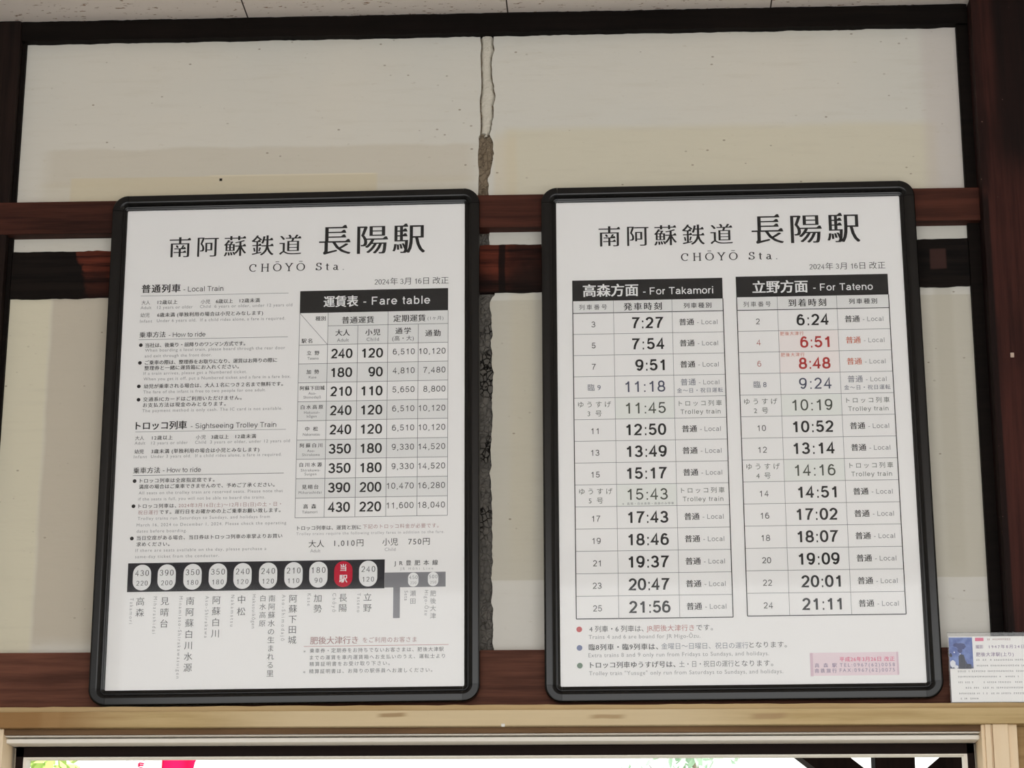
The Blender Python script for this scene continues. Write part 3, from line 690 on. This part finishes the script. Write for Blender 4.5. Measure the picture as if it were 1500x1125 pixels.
VR('route_diagram','Chōyō',77.7,-256.5,-287.0,8.05,'l','g6')
VR('route_diagram','Tateno',117.3,-256.9,-288.2,8.05,'l','g6')
VR('route_diagram','Seta',193.4,-254.2,-270.1,8.06,'l','g6')
VR('route_diagram','Higo-Ōzu',226.0,-253.8,-294.4,8.06,'l','g6')
T('transfer_notes','肥後大津行き',40.2,117.0,-332.9,13.25,'j2','r6')
T('transfer_notes','をご利用のお客さま',124.4,210.9,-333.1,9.49,'j','r6')
BOX('transfer_notes',30.2,-342.60,261.7,-341.90,'r5',1)
T('transfer_notes','＊',29.4,33.9,-350.4,5.50,'j','g4')
T('transfer_notes','乗車券・定期券をお持ちでないお客さまは、肥後大津駅',40.0,253.9,-349.3,7.71,'j','g2')
T('transfer_notes','までの運賃を車内運賃箱へお支払いのうえ、運転士より',40.3,255.9,-360.4,7.69,'j','g2')
T('transfer_notes','精算証明書をお受け取り下さい。',40.0,168.1,-370.7,7.68,'j','g2')
T('transfer_notes','＊',29.4,34.0,-383.5,5.47,'j','g4')
T('transfer_notes','精算証明書は、お降りの駅係員へお渡しください。',39.7,236.1,-382.4,7.66,'j','g2')
# right poster
SIDE[0]=1
T('title_lettering','南阿蘇鉄道',-216.1,7.6,348.0,39.97,'m','k')
T('title_lettering','長陽駅',39.3,219.3,354.9,56.88,'M','k')
T('title_lettering','CHŌYŌ Sta.',-79.5,80.2,308.3,19.24,'s','k')
T('date_line','2024年 3月 16日 改正',132.6,257.9,287.4,13.88,'sd','k2')
TABLE=0
BOX('takamori_timetable',-261.4,234.1,-12.1,270.5,'k',1)
TB('takamori_timetable',[-260.9, -193.3, -96.5, -12.1],234.1,212.7,-301.0,-110.9)
T('takamori_timetable','高森方面',-243.7,-151.5,252.2,23.63,'jb','w')
T('takamori_timetable','- For Takamori',-143.8,-27.7,249.6,17.39,'am','w')
T('takamori_timetable','列車番号',-250.2,-204.2,223.2,10.13,'j','k2')
T('takamori_timetable','発車時刻',-176.6,-113.3,223.0,14.44,'j2','k')
T('takamori_timetable','列車種別',-77.2,-31.5,223.0,10.32,'j2','k2')
BOX('tateno_timetable',10.2,235.6,260.9,271.9,'k',1)
TB('tateno_timetable',[10.6, 77.4, 175.1, 260.7],235.6,212.7,-299.6,160.1)
T('tateno_timetable','立野方面',37.1,128.7,252.9,23.45,'jb','w')
T('tateno_timetable','- For Tateno',137.4,235.5,250.7,17.03,'am','w')
T('tateno_timetable','列車番号',21.5,66.5,223.1,10.06,'j','k2')
T('tateno_timetable','到着時刻',95.3,157.7,224.2,14.34,'j2','k')
T('tateno_timetable','列車種別',195.0,241.2,225.0,10.25,'j2','k2')
DOT('service_notes',-256.5,-317.7,4.5,'dr')
T('service_notes','4 列車・6 列車は、',-240.4,-154.5,-317.4,11.00,'j','k2')
T('service_notes','JR肥後大津行き',-149.6,-74.2,-317.2,10.97,'j','r5')
T('service_notes','です。',-70.9,-44.7,-316.9,10.95,'j','k2')
T('service_notes','Trains 4 and 6 are bound for JR Higo-Ōzu.',-241.6,-64.9,-330.2,9.22,'l','g6')
DOT('service_notes',-256.4,-347.4,4.5,'db')
T('service_notes','臨8列車・臨9列車は、',-241.8,-131.9,-346.6,10.94,'j2','k2')
T('service_notes','金曜日～日曜日、祝日の運行',-126.9,10.3,-346.3,10.91,'j','b5')
T('service_notes','となります。',12.0,70.8,-345.6,10.87,'j','k2')
T('service_notes','Extra trains 8 and 9 only run from Fridays to Sundays, and holidays.',-242.4,42.4,-359.4,9.17,'l','g6')
DOT('service_notes',-256.2,-375.8,4.5,'dg')
T('service_notes','トロッコ列車ゆうすげ号は、',-240.2,-105.3,-375.1,10.89,'j2','k2')
T('service_notes','土・日・祝日の運行',-99.5,-13.5,-375.1,10.85,'j','g4')
T('service_notes','となります。',-11.4,48.3,-375.0,10.82,'j','k2')
T('service_notes','Trolley train "Yusuge" only run from Saturdays to Sundays, and holidays.',-241.9,63.6,-388.2,9.13,'l','g6')
BOX('sticker',106.4,-396.2,244.8,-359.7,'pk',1)
BOX('sticker',106.4,-396.8,110.9,-360.0,'pk2',2)
BOX('sticker',242.0,-395.6,244.8,-359.4,'pk2',2)
T('sticker_lettering','平成26年3月26日 改正',152.6,238.9,-370.4,8.19,'j2','pr')
T('sticker_lettering','高 森 駅',113.5,147.9,-379.7,7.32,'j2','pp')
T('sticker_lettering','TEL:0967(62)0058',152.6,238.7,-379.6,7.96,'l','pp')
T('sticker_lettering','南鉄旅行',113.1,147.5,-388.2,7.31,'j2','pp')
T('sticker_lettering','FAX:0967(62)0075',152.2,238.2,-387.9,7.95,'l','pp')
# caption of the small card (mm from the foot of the card)
SIDE[0]=2
BOX('caption',-32.5,95.6,-19.5,100.8,'pr',1)
T('caption','撮影',-32.3,-20.3,86.7,6.4,'j2','pp'); T('caption','1947年8月24日',-11.5,43,86.7,6.4,'j2','pp'); T('caption','肥後大津駅(上り)',-32.3,26,74.6,7,'j2','pp')
def scribble(x0, x1, z, col, seed, h=2.6):
    """an unreadable line of fine print"""
    r_ = random.Random(seed); x = x0
    while x < x1:
        w_ = r_.uniform(1.2, 3.0)
        if r_.random() > .16:
            for k in range(2):
                a = x+r_.uniform(0, .5); zz = z-h/2+h*(k+r_.uniform(.1, .6))/2
                BOX('caption', a, zz-.28, min(a+w_*.85, x1), zz+.28, col, 1)
            BOX('caption', x+w_*.4, z-h/2, x+w_*.4+.5, z+h/2, col, 1)
        x += w_+.7
scribble(-14, 22, 98.3, 'r6', 1)
for i_, (xa, xb, zz_) in enumerate(((-32.5, 84, 66), (-32.5, 84, 57), (-62, 84, 48.3), (-62, 84, 39.8), (-62, 84, 31), (-62, 84, 22.4), (-62, 74, 13.6), (-60, -32, 5.6))): scribble(xa, xb, zz_, 'g6', 10+i_)
SIDE[0]=0

FT(U, VR_, VT_, VS_)
# ---- fetch every outline once
CJK = lambda ch: ord(ch) >= 0x2000
SOFF = {'m': -.0105, 'M': -.0105, 'm1': -.008, 'sd': -.008}
need = set()
for j in JOBS:
    if j[0] == 'P': continue
    st = j[7]
    for ch in j[2]:
        if ch in ' 　': continue
        if st in ('a', 'ab', 'am', 'at', 'as') and ch in ST: continue
        if st == 's': continue
        if st == 'sd' and ch in ST: continue
        need.add((ch, SOFF.get(st, 0)))
tmp = []
def font_obj(body, off):
    cu = bpy.data.curves.new('glyph', 'FONT'); cu.body = body; cu.offset = off; cu.fill_mode = 'FRONT'; cu.resolution_u = 3
    o = bpy.data.objects.new('glyph', cu); COL.objects.link(o); tmp.append(o); return o
srcs = {k: font_obj(*k) for k in need}
latin = sorted({ch for ch, _ in need if not CJK(ch)})
adv_src = {ch: font_obj('H'+ch+'H', 0) for ch in latin}; hh = font_obj('HH', 0)
dg = bpy.context.evaluated_depsgraph_get(); dg.update()
def take(o):
    ev = o.evaluated_get(dg); me = ev.to_mesh()
    v = np.array([(p.co.x, p.co.y, 0) for p in me.vertices]).reshape(-1, 3); f = [tuple(p.vertices) for p in me.polygons]
    ev.to_mesh_clear(); return v, f
GL = {k: take(o) for k, o in srcs.items()}
hw0 = take(hh)[0][:, 0].max()
ADV = {ch: take(o)[0][:, 0].max()-hw0 for ch, o in adv_src.items()}
for o in tmp:
    cu = o.data; bpy.data.objects.remove(o); bpy.data.curves.remove(cu)
def uroko(v, f, s=1.0):
    """triangular stops at the right ends of thin horizontals, as brush-cut type has"""
    cnt = set()
    for p in f:
        for a, b in zip(p, p[1:]+p[:1]): cnt.add((a, b))
    nxt = {a: b for a, b in cnt if (b, a) not in cnt}; prv = {b: a for a, b in nxt.items()}
    nv, nf = [tuple(p) for p in v], list(f)
    flat = lambda p, q_: abs(v[q_][1]-v[p][1]) < .12*abs(v[q_][0]-v[p][0]) and abs(v[q_][0]-v[p][0]) > .10
    for a, b in nxt.items():
        A, B = v[a], v[b]; dy = B[1]-A[1]
        if not (.012 < dy < .075 and abs(B[0]-A[0]) < .25*dy): continue
        if a not in prv or b not in nxt or not (flat(prv[a], a) and flat(b, nxt[b])): continue
        x, y0, y1 = max(A[0], B[0]), A[1], B[1]; k = len(nv)
        nv += [(x+.012, y0, -6e-6), (x-.10*s, y1, -6e-6), (x-.03, y1+.062*s, -6e-6)]; nf.append((k, k+2, k+1))
    return np.array(nv), nf
WT = {'a': (.115, .115), 'am': (.145, .135), 'ab': (.145, .135), 'at': (.185, .165), 'as': (.135, .125)}
CP = {'j': [(0, 0)], 'l': [(0, 0)], 'j2': [(-.018, 0), (.018, 0)], 'jb': [(-.024, -.010), (.024, -.010), (-.024, .010), (.024, .010)],
      'm': [(d/1000, 0) for d in (-19, -9, 0, 9, 19)], 'M': [(d/1000, 0) for d in (-23, -12, 0, 12, 23)], 'm1': [(-.008, 0), (.008, 0)], 'sd': [(-.006, 0), (.006, 0)]}
cache = {}; S716 = np.array([.716, .716, 1])
def glyph(ch, st):
    """verts (em units), faces, advance, ink left, ink right"""
    k = (ch, st)
    if k in cache: return cache[k]
    if ch in ' 　':
        a = 1.0 if ch == '　' else {'s': .36, 'sd': .22}.get(st, .28)
        r = (np.zeros((0, 3)), [], a, 0, a)
    else:
        if st in WT and ch in ST: v, f = stroke_mesh(ST[ch][1], *WT[st]); v = v*S716; adv = ST[ch][0]*.716
        elif st == 's': v, f = stroke_mesh(SERIF[ch][1], .15, .075); v = v*S716; adv = SERIF[ch][0]*.716
        elif st == 'sd' and ch in ST: v, f = stroke_mesh(ST[ch][1], .13, .075); v = v*np.array([.5848, .68, 1]); adv = ST[ch][0]*.68*.86
        else:
            ks = st if st in CP else 'j2'
            v, f = GL[(ch, SOFF.get(st, 0))]
            if st in ('m', 'M', 'm1'): v, f = uroko(v, f, 1 if st != 'm1' else .8)
            vs_, fs = [], []
            for ci, (dx, dy) in enumerate(CP[ks]):
                b = sum(len(x) for x in vs_); vs_.append(v+np.array([dx, dy, ci*1.2e-5])); fs += [tuple(i+b for i in p) for p in f]
            v, f = np.concatenate(vs_), fs; adv = 1.0 if CJK(ch) else ADV[ch]
        r = (v, f, adv, v[:, 0].min(), v[:, 0].max())
    cache[k] = r; return r
INK = {'k': (20, 20, 22), 'k2': (52, 52, 54), 'g2': (78, 78, 80), 'g3': (98, 98, 100), 'g4': (118, 118, 120), 'g5': (138, 138, 140), 'g6': (158, 157, 158), 'g7': (176, 174, 176), 'g8': (138, 138, 143),
       'w': (245, 245, 245), 'n': (34, 34, 42), 'R': (205, 0, 52), 'r5': (186, 120, 116), 'r6': (176, 140, 138), 'rd': (186, 52, 50), 'ro': (206, 112, 84), 'b4': (104, 108, 124), 'b5': (142, 146, 156), 'bl': (74, 78, 100), 'n4': (98, 104, 96), 'gt': (74, 80, 70),
       'dr': (206, 92, 94), 'db': (120, 130, 168), 'dg': (108, 132, 112), 'sh': (236, 236, 235), 'pk3': (247, 240, 238), 'gn3': (239, 241, 237), 'pk': (240, 222, 228), 'pk2': (222, 196, 208), 'pr': (226, 110, 146), 'pp': (150, 132, 160)}
INKM = {k: plain('ink_'+k, c, .55, .25) for k, c in INK.items()}
LV = {1: .00006, 2: .00013, 3: .00017, 9: .00024}
DATA = {}
def put(key, pts, faces, col, lv, dz=0):
    d = DATA.setdefault(key, {'v': [], 'f': [], 'm': [], 'n': 0, 'cols': []})
    if col not in d['cols']: d['cols'].append(col)
    d['v'].append(np.c_[pts[:, 0]/1000, np.zeros(len(pts))-lv-dz, pts[:, 1]/1000])
    b = d['n']; d['f'] += [tuple(i+b for i in p) for p in faces]; d['m'] += [d['cols'].index(col)]*len(faces); d['n'] += len(pts)
def line(s, width, em, st):
    gs = [glyph(ch, st) for ch in s]
    nat, x = [], 0
    for g_ in gs: nat.append(x); x += g_[2]
    ink0 = gs[0][3]; ink1 = nat[-1]+gs[-1][4]; w = (ink1-ink0)*em; k = 1; tr = 0
    if len(s) > 1 and width >= w: tr = (width-w)/(len(s)-1)
    else: k = width/w
    return [(g_, ((nx_-ink0)*em*k+tr*i), em*k, em) for i, (g_, nx_) in enumerate(zip(gs, nat))]
for j in JOBS:
    if j[0] == 'P':
        _, key, pts, col, lv = j; put(key, np.array(pts, float), [tuple(range(len(pts)))], col, LV[lv]); continue
    if j[0] == 'T':
        _, key, s, u0, u1, v, em, st, col = j
        vc = .38 if any(CJK(ch) and st != 's' for ch in s) else (.358 if (st in WT or st == 's') else .341)
        if st == 'sd' and not any(CJK(c_) for c_ in s): vc = .34
        for g_, x, kx, ky in line(s, u1-u0, em, st):
            cv = vc
            if len(g_[0]): put(key, np.c_[u0+x+g_[0][:, 0]*kx, v+(g_[0][:, 1]-cv)*ky], g_[1], col, LV[9], g_[0][:, 2])
    elif j[0] == 'V':
        _, key, s, u, v0, v1, em, st, col = j; n = len(s); h = em*.92; p = (v0-v1-h)/max(1, n-1)
        for i, ch in enumerate(s):
            g_ = glyph(ch, st); put(key, np.c_[u+(g_[0][:, 0]-.5)*em, v0-h/2-p*i+(g_[0][:, 1]-.38)*em], g_[1], col, LV[9], g_[0][:, 2])
    elif j[0] == 'R':
        _, key, s, u, v0, v1, em, st, col = j
        for g_, x, kx, ky in line(s, v0-v1, em, st):
            if len(g_[0]): put(key, np.c_[u+(g_[0][:, 1]-.341)*ky, v0-x-g_[0][:, 0]*kx], g_[1], col, LV[9], g_[0][:, 2])
def printed(key, parent, name=None):
    d = DATA[key]
    return meshobj(name or key[1], [tuple(v) for v in np.concatenate(d['v'])], d['f'], [INKM[c_] for c_ in d['cols']], parent, d['m'])

# ================================================================== THE TWO FRAMED BOARDS
q = NT('black_frame', .17, .44); q.color(lin((4, 4, 5))); M_frame = q.m
q = NT('black_corner', .22, .36); q.color(lin((5, 5, 6))); M_corner = q.m
M_back = plain('board_backing', (60, 60, 62), .7)
q = NT('poster_paper', .5, .3); q.color(q.mix(q.noise(4, 2), lin((244, 243, 242)), lin((247, 246, 245)))); M_paper = q.m
g = NT('acrylic_sheet'); t = g.t; t.nodes.remove(g.b)
tr = g.n('ShaderNodeBsdfTransparent'); gl = g.n('ShaderNodeBsdfGlossy'); gl.inputs['Roughness'].default_value = .03
fr = g.n('ShaderNodeFresnel'); fr.inputs[0].default_value = 1.33; mx = g.n('ShaderNodeMixShader')
g.lk(fr.outputs[0], mx.inputs[0]); g.lk(tr.outputs[0], mx.inputs[1]); g.lk(gl.outputs[0], mx.inputs[2])
out = [n for n in t.nodes if n.type == 'OUTPUT_MATERIAL'][0]; g.lk(mx.outputs[0], out.inputs[0]); M_acrylic = g.m
PROFILE = [(0, 0), (0, .0128), (.0006, .0146), (.0018, .0156), (.0032, .0160), (.0118, .0160), (.0134, .0156), (.0150, .0146), (.0182, .0118), (.0186, .0106), (.0193, .0106), (.0198, .0118), (.0214, .0114), (.0219, .0102), (.0244, .0094), (.0250, .0090), (.0250, .0055)]
OW, OH, RW, CR = .624, .869, .025, .027
def rail(name, horizontal, sgn, parent):
    """one extruded frame rail between the corner pieces"""
    L_ = (OW if horizontal else OH)/2-CR-.0004
    bm = bmesh.new(); ends = []
    for e in (-L_, L_):
        ring = []
        for s, h in PROFILE:
            a = ((OH if horizontal else OW)/2-s)*sgn
            ring.append(bm.verts.new((e, -h, a) if horizontal else (a, -h, e)))
        ends.append(ring)
    n = len(PROFILE)
    for k in range(n-1): bm.faces.new((ends[0][k], ends[0][k+1], ends[1][k+1], ends[1][k]))
    bm.faces.new((ends[0][n-1], ends[0][0], ends[1][0], ends[1][n-1]))
    bm.faces.new(ends[0]); bm.faces.new(ends[1][::-1])
    bmesh.ops.recalc_face_normals(bm, faces=bm.faces)
    o = bmobj(name, bm, M_frame, parent)
    return o
def corner(sx, sz, parent):
    """rounded moulded corner piece: the rail profile swept round the corner"""
    bm = bmesh.new(); rings = []
    cx, cz = (OW/2-CR), (OH/2-CR)
    for i in range(13):
        a = R(90*i/12); ring = []
        for s, h in PROFILE:
            r_ = max(CR-s, .0)*1.0; h2 = h*1.02+.0002
            ring.append(bm.verts.new((sx*(cx+r_*math.cos(a)), -h2, sz*(cz+r_*math.sin(a)))))
        rings.append(ring)
    n = len(PROFILE)
    for a, b in zip(rings, rings[1:]):
        for k in range(n-1): bm.faces.new((a[k], a[k+1], b[k+1], b[k]))
        bm.faces.new((a[n-1], a[0], b[0], b[n-1]))
    bm.faces.new(rings[0]); bm.faces.new(rings[-1][::-1])
    bmesh.ops.recalc_face_normals(bm, faces=bm.faces)
    o = bmobj('corner', bm, M_corner, parent)
    return o
def board(cx, cz, rot, tilt, side, label):
    root = empty('notice_board', (cx, -.0300, cz), (-tilt, rot, 0))
    tag(root, label, 'notice board', 'black framed station notices')
    off = lambda o, y: setattr(o, 'location', (0, y, 0)) or o
    boxobj('backing', (-OW/2+.0125, OW/2-.0125, -.0060, 0, -OH/2+.0125, OH/2-.0125), M_back, root)
    for s in (1, -1): rail('rail', True, s, root)
    for s in (1, -1): rail('rail', False, s, root)
    for sx in (1, -1):
        for sz in (1, -1): corner(sx, sz, root)
    post = boxobj('poster', (-.292, .292, -.0002, .0002, -.4155, .4155), M_paper, root); post.location = (0, -.0064, 0)
    for key in DATA:
        if key[0] == side and key[1] not in ('sticker', 'sticker_lettering'):
            nm = 'timetable' if key[1].endswith('timetable') else key[1]
            off(printed(key, post, nm), -.0002)
    if side == 1:
        stk = printed((1, 'sticker'), root, 'sticker'); stk.location = (0, -.0066, 0); stk['label'] = 'pink paper sticker'
        off(printed((1, 'sticker_lettering'), stk), -.0001)
    cov = boxobj('clear_cover', (-.2925, .2925, -.0004, .0004, -.416, .416), M_acrylic, root); cov.location = (0, -.0078, 0)
    return root
board(.0, 2.4505, -.0078, .0116, 0, 'black framed fare table and route map notice, left of the two boards')
board(.7270, 2.4525, -.0058, .0099, 1, 'black framed train timetable with two columns of departure times, right board')

# ================================================================== CARD IN ITS CLEAR STAND, right end of the ledge
st = empty('card_stand', (1.125, -.0560, 2.0105)); tag(st, 'clear acrylic card stand on the ledge against the right post', 'card stand')
boxobj('back_sheet', (-.0755, .0895, .0008, .0026, .0, .1110), M_acrylic, st, .0003)
boxobj('front_sheet', (-.0755, .0895, -.0026, -.0010, .0, .1110), M_acrylic, st, .0003)
boxobj('foot', (-.0755, .0895, -.0045, .0026, -.0002, .0012), M_acrylic, st, .0003)
M_card = plain('card_paper', (247, 246, 244), .6, .2)
cd = empty('photo_card', (1.125, -.0560, 2.0122)); tag(cd, 'white caption card with small blue locomotive photo, held in the clear stand', 'card')
boxobj('sheet', (-.0735, .0885, -.0004, .0004, .0, .1030), M_card, cd)
q = NT('blue_photo', .5, .3); q.co()
sky = q.mix(q.step(q.noise(70, 4), .3, .7), lin((66, 90, 164)), lin((120, 144, 204)))
z1 = q.step(q.Z, .052, .060, 1, 0)
q.color(q.mix(z1, sky, lin((66, 68, 92)))); M_photo = q.m
M_pd = plain('photo_dark', (30, 36, 62), .5); M_pw = plain('photo_white', (232, 234, 240), .5); M_ps = plain('photo_smoke', (48, 62, 124), .5)
ph = boxobj('photo', (-.0735, -.0372, -.0006, -.0004, .0525, .1015), M_photo, cd)
def blob(bm, pts, y, mi):
    bm.faces.new([bm.verts.new((x, y, z)) for x, z in pts]).material_index = mi
bm = bmesh.new()
def oc(cx, cz, rx, rz, seed, n=18): return [(cx+rx*math.cos(2*math.pi*i/n)*(1+.3*(hsh(i, seed)-.5)), cz+rz*math.sin(2*math.pi*i/n)*(1+.3*(hsh(i, seed+1)-.5))) for i in range(n)]
blob(bm, oc(-.0545, .0870, .0068, .0052, 1), -.00065, 2); blob(bm, oc(-.0615, .0895, .0060, .0030, 3), -.00066, 2); blob(bm, oc(-.0570, .0805, .0040, .0030, 5), -.00067, 2)
blob(bm, [(-.0600, .0520), (-.0490, .0520), (-.0490, .0640), (-.0515, .0740), (-.0560, .0750), (-.0595, .0720)], -.00068, 0)
blob(bm, [(-.0490, .0520), (-.0405, .0520), (-.0405, .0590), (-.0470, .0600), (-.0485, .0660)], -.00067, 0)
blob(bm, oc(-.0690, .0600, .0044, .0058, 8), -.00069, 1); blob(bm, oc(-.0640, .0550, .0036, .0026, 9), -.00070, 1)
blob(bm, oc(-.0570, .0755, .0010, .0010, 10, 10), -.00071, 1); blob(bm, oc(-.0660, .0780, .0012, .0012, 11, 10), -.00071, 1)
blob(bm, oc(-.0715, .0735, .0020, .0030, 12), -.00068, 0)
bmesh.ops.recalc_face_normals(bm, faces=bm.faces)
bmobj('locomotive_picture', bm, [M_pd, M_pw, M_ps], ph)
off_ = printed((2, 'caption'), bpy.data.objects['sheet']); off_.location = (0, -.0005, 0)

# ================================================================== OUTSIDE, seen through the window
q = NT('gravel', .9, .1); q.color(q.mix(q.noise(30, 5), lin((150, 146, 138)), lin((196, 192, 184)))); M_grav = q.m
struct(boxobj('ground', (-14, 14, .13, 30, -.25, -.05), M_grav), 'pale ground outside the window')
W_can = wood('canopy_wood', (16, 10, 9), (30, 20, 17), 'z', .8, .05)
cp = empty('platform_canopy', (1.32, 3.0, -.05)); tag(cp, 'dark timber canopy post with two slanting braces outside the window', 'canopy')
def cpart(name, fn, mat=None):
    bm = bmesh.new(); fn(bm)
    for v in bm.verts: v.co -= Vector((1.32, 3.0, -.05))
    bmesh.ops.recalc_face_normals(bm, faces=bm.faces); return bmobj(name, bm, mat or W_can, cp)
cpart('post', lambda bm: box(bm, 1.2627, 1.3761, 2.96, 3.08, -.05, 2.75, .004))
def slant(bm, x_at, z_lo, z_hi, w):
    vs_ = [bm.verts.new((x, y, z)) for y in (2.97, 3.07) for x, z in ((x_at(z_lo), z_lo), (x_at(z_lo)+w, z_lo), (x_at(z_hi)+w, z_hi), (x_at(z_hi), z_hi))]
    for f in ((0, 1, 2, 3), (7, 6, 5, 4), (0, 4, 5, 1), (1, 5, 6, 2), (2, 6, 7, 3), (3, 7, 4, 0)): bm.faces.new([vs_[i] for i in f])
cpart('brace', lambda bm: slant(bm, lambda z: 1.1945-.14-1.26*(z-2.299), 2.13, 2.70, .14))
cpart('brace', lambda bm: slant(bm, lambda z: 1.4449+1.21*(z-2.298), 2.13, 2.70, .14))
cpart('beam', lambda bm: box(bm, .2, 2.8, 2.95, 3.09, 2.69, 2.85, .004))
cpart('canopy_roof', lambda bm: box(bm, .0, 3.0, 2.2, 4.0, 2.85, 2.90))

M_cloth = plain('banner_white', (240, 240, 238), .8, .1); M_red = plain('banner_red', (226, 22, 84), .8, .1)
fl = empty('banner', (-1.12, 4.0, -.05)); tag(fl, 'white and red cloth banner on a pole outside the window', 'banner')
bm = bmesh.new(); bmesh.ops.create_cone(bm, cap_ends=True, segments=12, radius1=.012, radius2=.012, depth=2.75, matrix=Matrix.Translation((-.004, 0, 1.375)))
bmobj('pole', bm, plain('pole_white', (226, 224, 220), .5), fl)
def cloth(name, x0, x1, mat, hem):
    bm = bmesh.new(); rows = []
    for i in range(91):
        z = .9+(2.62-.9)*i/90; row = []
        for k in range(13):
            t_ = k/12; x = x0+(x1-x0)*t_+(hem*(wob(z, 60, 4)*.02+wob(z, 18, 5)*.03) if k == 12 else 0)
            row.append(bm.verts.new((x, .012*math.sin(7*t_+z*4)*t_, z)))
        rows.append(row)
    for a, b in zip(rows, rows[1:]):
        for k in range(12): bm.faces.new((a[k], a[k+1], b[k+1], b[k]))
    o = bmobj(name, bm, mat, fl, True); s_ = o.modifiers.new('thick', 'SOLIDIFY'); s_.thickness = .0012; return o
wc = cloth('white_cloth', .006, .106, M_cloth, 0); cloth('red_cloth', .106, .212, M_red, 1)
V2, F2 = stroke_mesh([arc(.30, .62, .42, .30, -10, -75), [(.02, .06), (.02, -.3)], [(.02, .06), (.5, .0)], [(.02, -.12), (.46, -.16)], arc(.2, -.7, .35, .3, 150, -120)], .17, .13)
meshobj('red_lettering', [(.03+x*.036, -.012, 2.4635+z*.036) for x, z, _ in V2], F2, [M_red], wc)

def leafmat(name, a, b):
    q = NT(name, .6, .2); q.color(q.mix(q.noise(6, 2), lin(a), lin(b))); q.b.inputs['Transmission Weight'].default_value = 0; return q.m
M_bark = wood('bark', (120, 110, 96), (160, 148, 130), 'z', .9, .1)
def tree(x, y, zc, rx, rz, n, mat, label, seed):
    rnd = random.Random(seed)
    root = empty('tree', (x, y, -.05)); tag(root, label, 'tree', 'trees beyond the platform')
    bm = bmesh.new(); prev = None
    for i in range(9):
        z = i/8*(zc+.2); r_ = .07*(1-.7*i/8); ring = [bm.verts.new((.05*math.sin(i)+r_*math.cos(a*math.pi/4), r_*math.sin(a*math.pi/4), z)) for a in range(8)]
        if prev:
            for a in range(8): bm.faces.new((prev[a], prev[(a+1) % 8], ring[(a+1) % 8], ring[a]))
        prev = ring
    for _ in range(14):
        d = Vector((rnd.gauss(0, 1), rnd.gauss(0, 1), rnd.uniform(-.2, 1))).normalized(); p0 = Vector((0, 0, zc*(.75+.25*rnd.random()))); p1 = p0+Vector((d.x*rx, d.y*rx, d.z*rz))*.8
        e = d.orthogonal().normalized()*.012; k = d.cross(e).normalized()*.012
        q4 = [bm.verts.new(p0+v) for v in (e, k, -e, -k)]; tp = bm.verts.new(p1)
        for a in range(4): bm.faces.new((q4[a], q4[(a+1) % 4], tp))
    bmobj('trunk', bm, M_bark, root, True)
    vs_, fs = [], []
    for _ in range(n):
        d = Vector((rnd.gauss(0, 1), rnd.gauss(0, 1), rnd.gauss(0, 1))).normalized()*(rnd.random()**.45)
        c_ = Vector((d.x*rx, d.y*rx, zc+d.z*rz)); a_ = Vector((rnd.gauss(0, 1), rnd.gauss(0, 1), rnd.gauss(0, 1))).normalized(); b_ = a_.orthogonal().normalized(); L_ = rnd.uniform(.035, .06)
        k = len(vs_); vs_ += [tuple(c_-a_*L_), tuple(c_+b_*L_*.42), tuple(c_+a_*L_), tuple(c_-b_*L_*.42)]; fs.append((k, k+1, k+2, k+3))
    meshobj('crown', vs_, fs, [mat], root)
M_leaf = leafmat('light_leaves', (150, 186, 90), (196, 216, 130)); M_leaf2 = leafmat('dull_leaves', (170, 204, 180), (204, 222, 200))
tree(-2.32, 7.0, 2.75, .36, .9, 900, M_leaf, 'yellow-green leafy tree outside, at the left end of the window', 3)
tree(.86, 8.0, 2.75, .42, .7, 700, M_leaf2, 'pale green tree outside, behind the canopy post', 5)
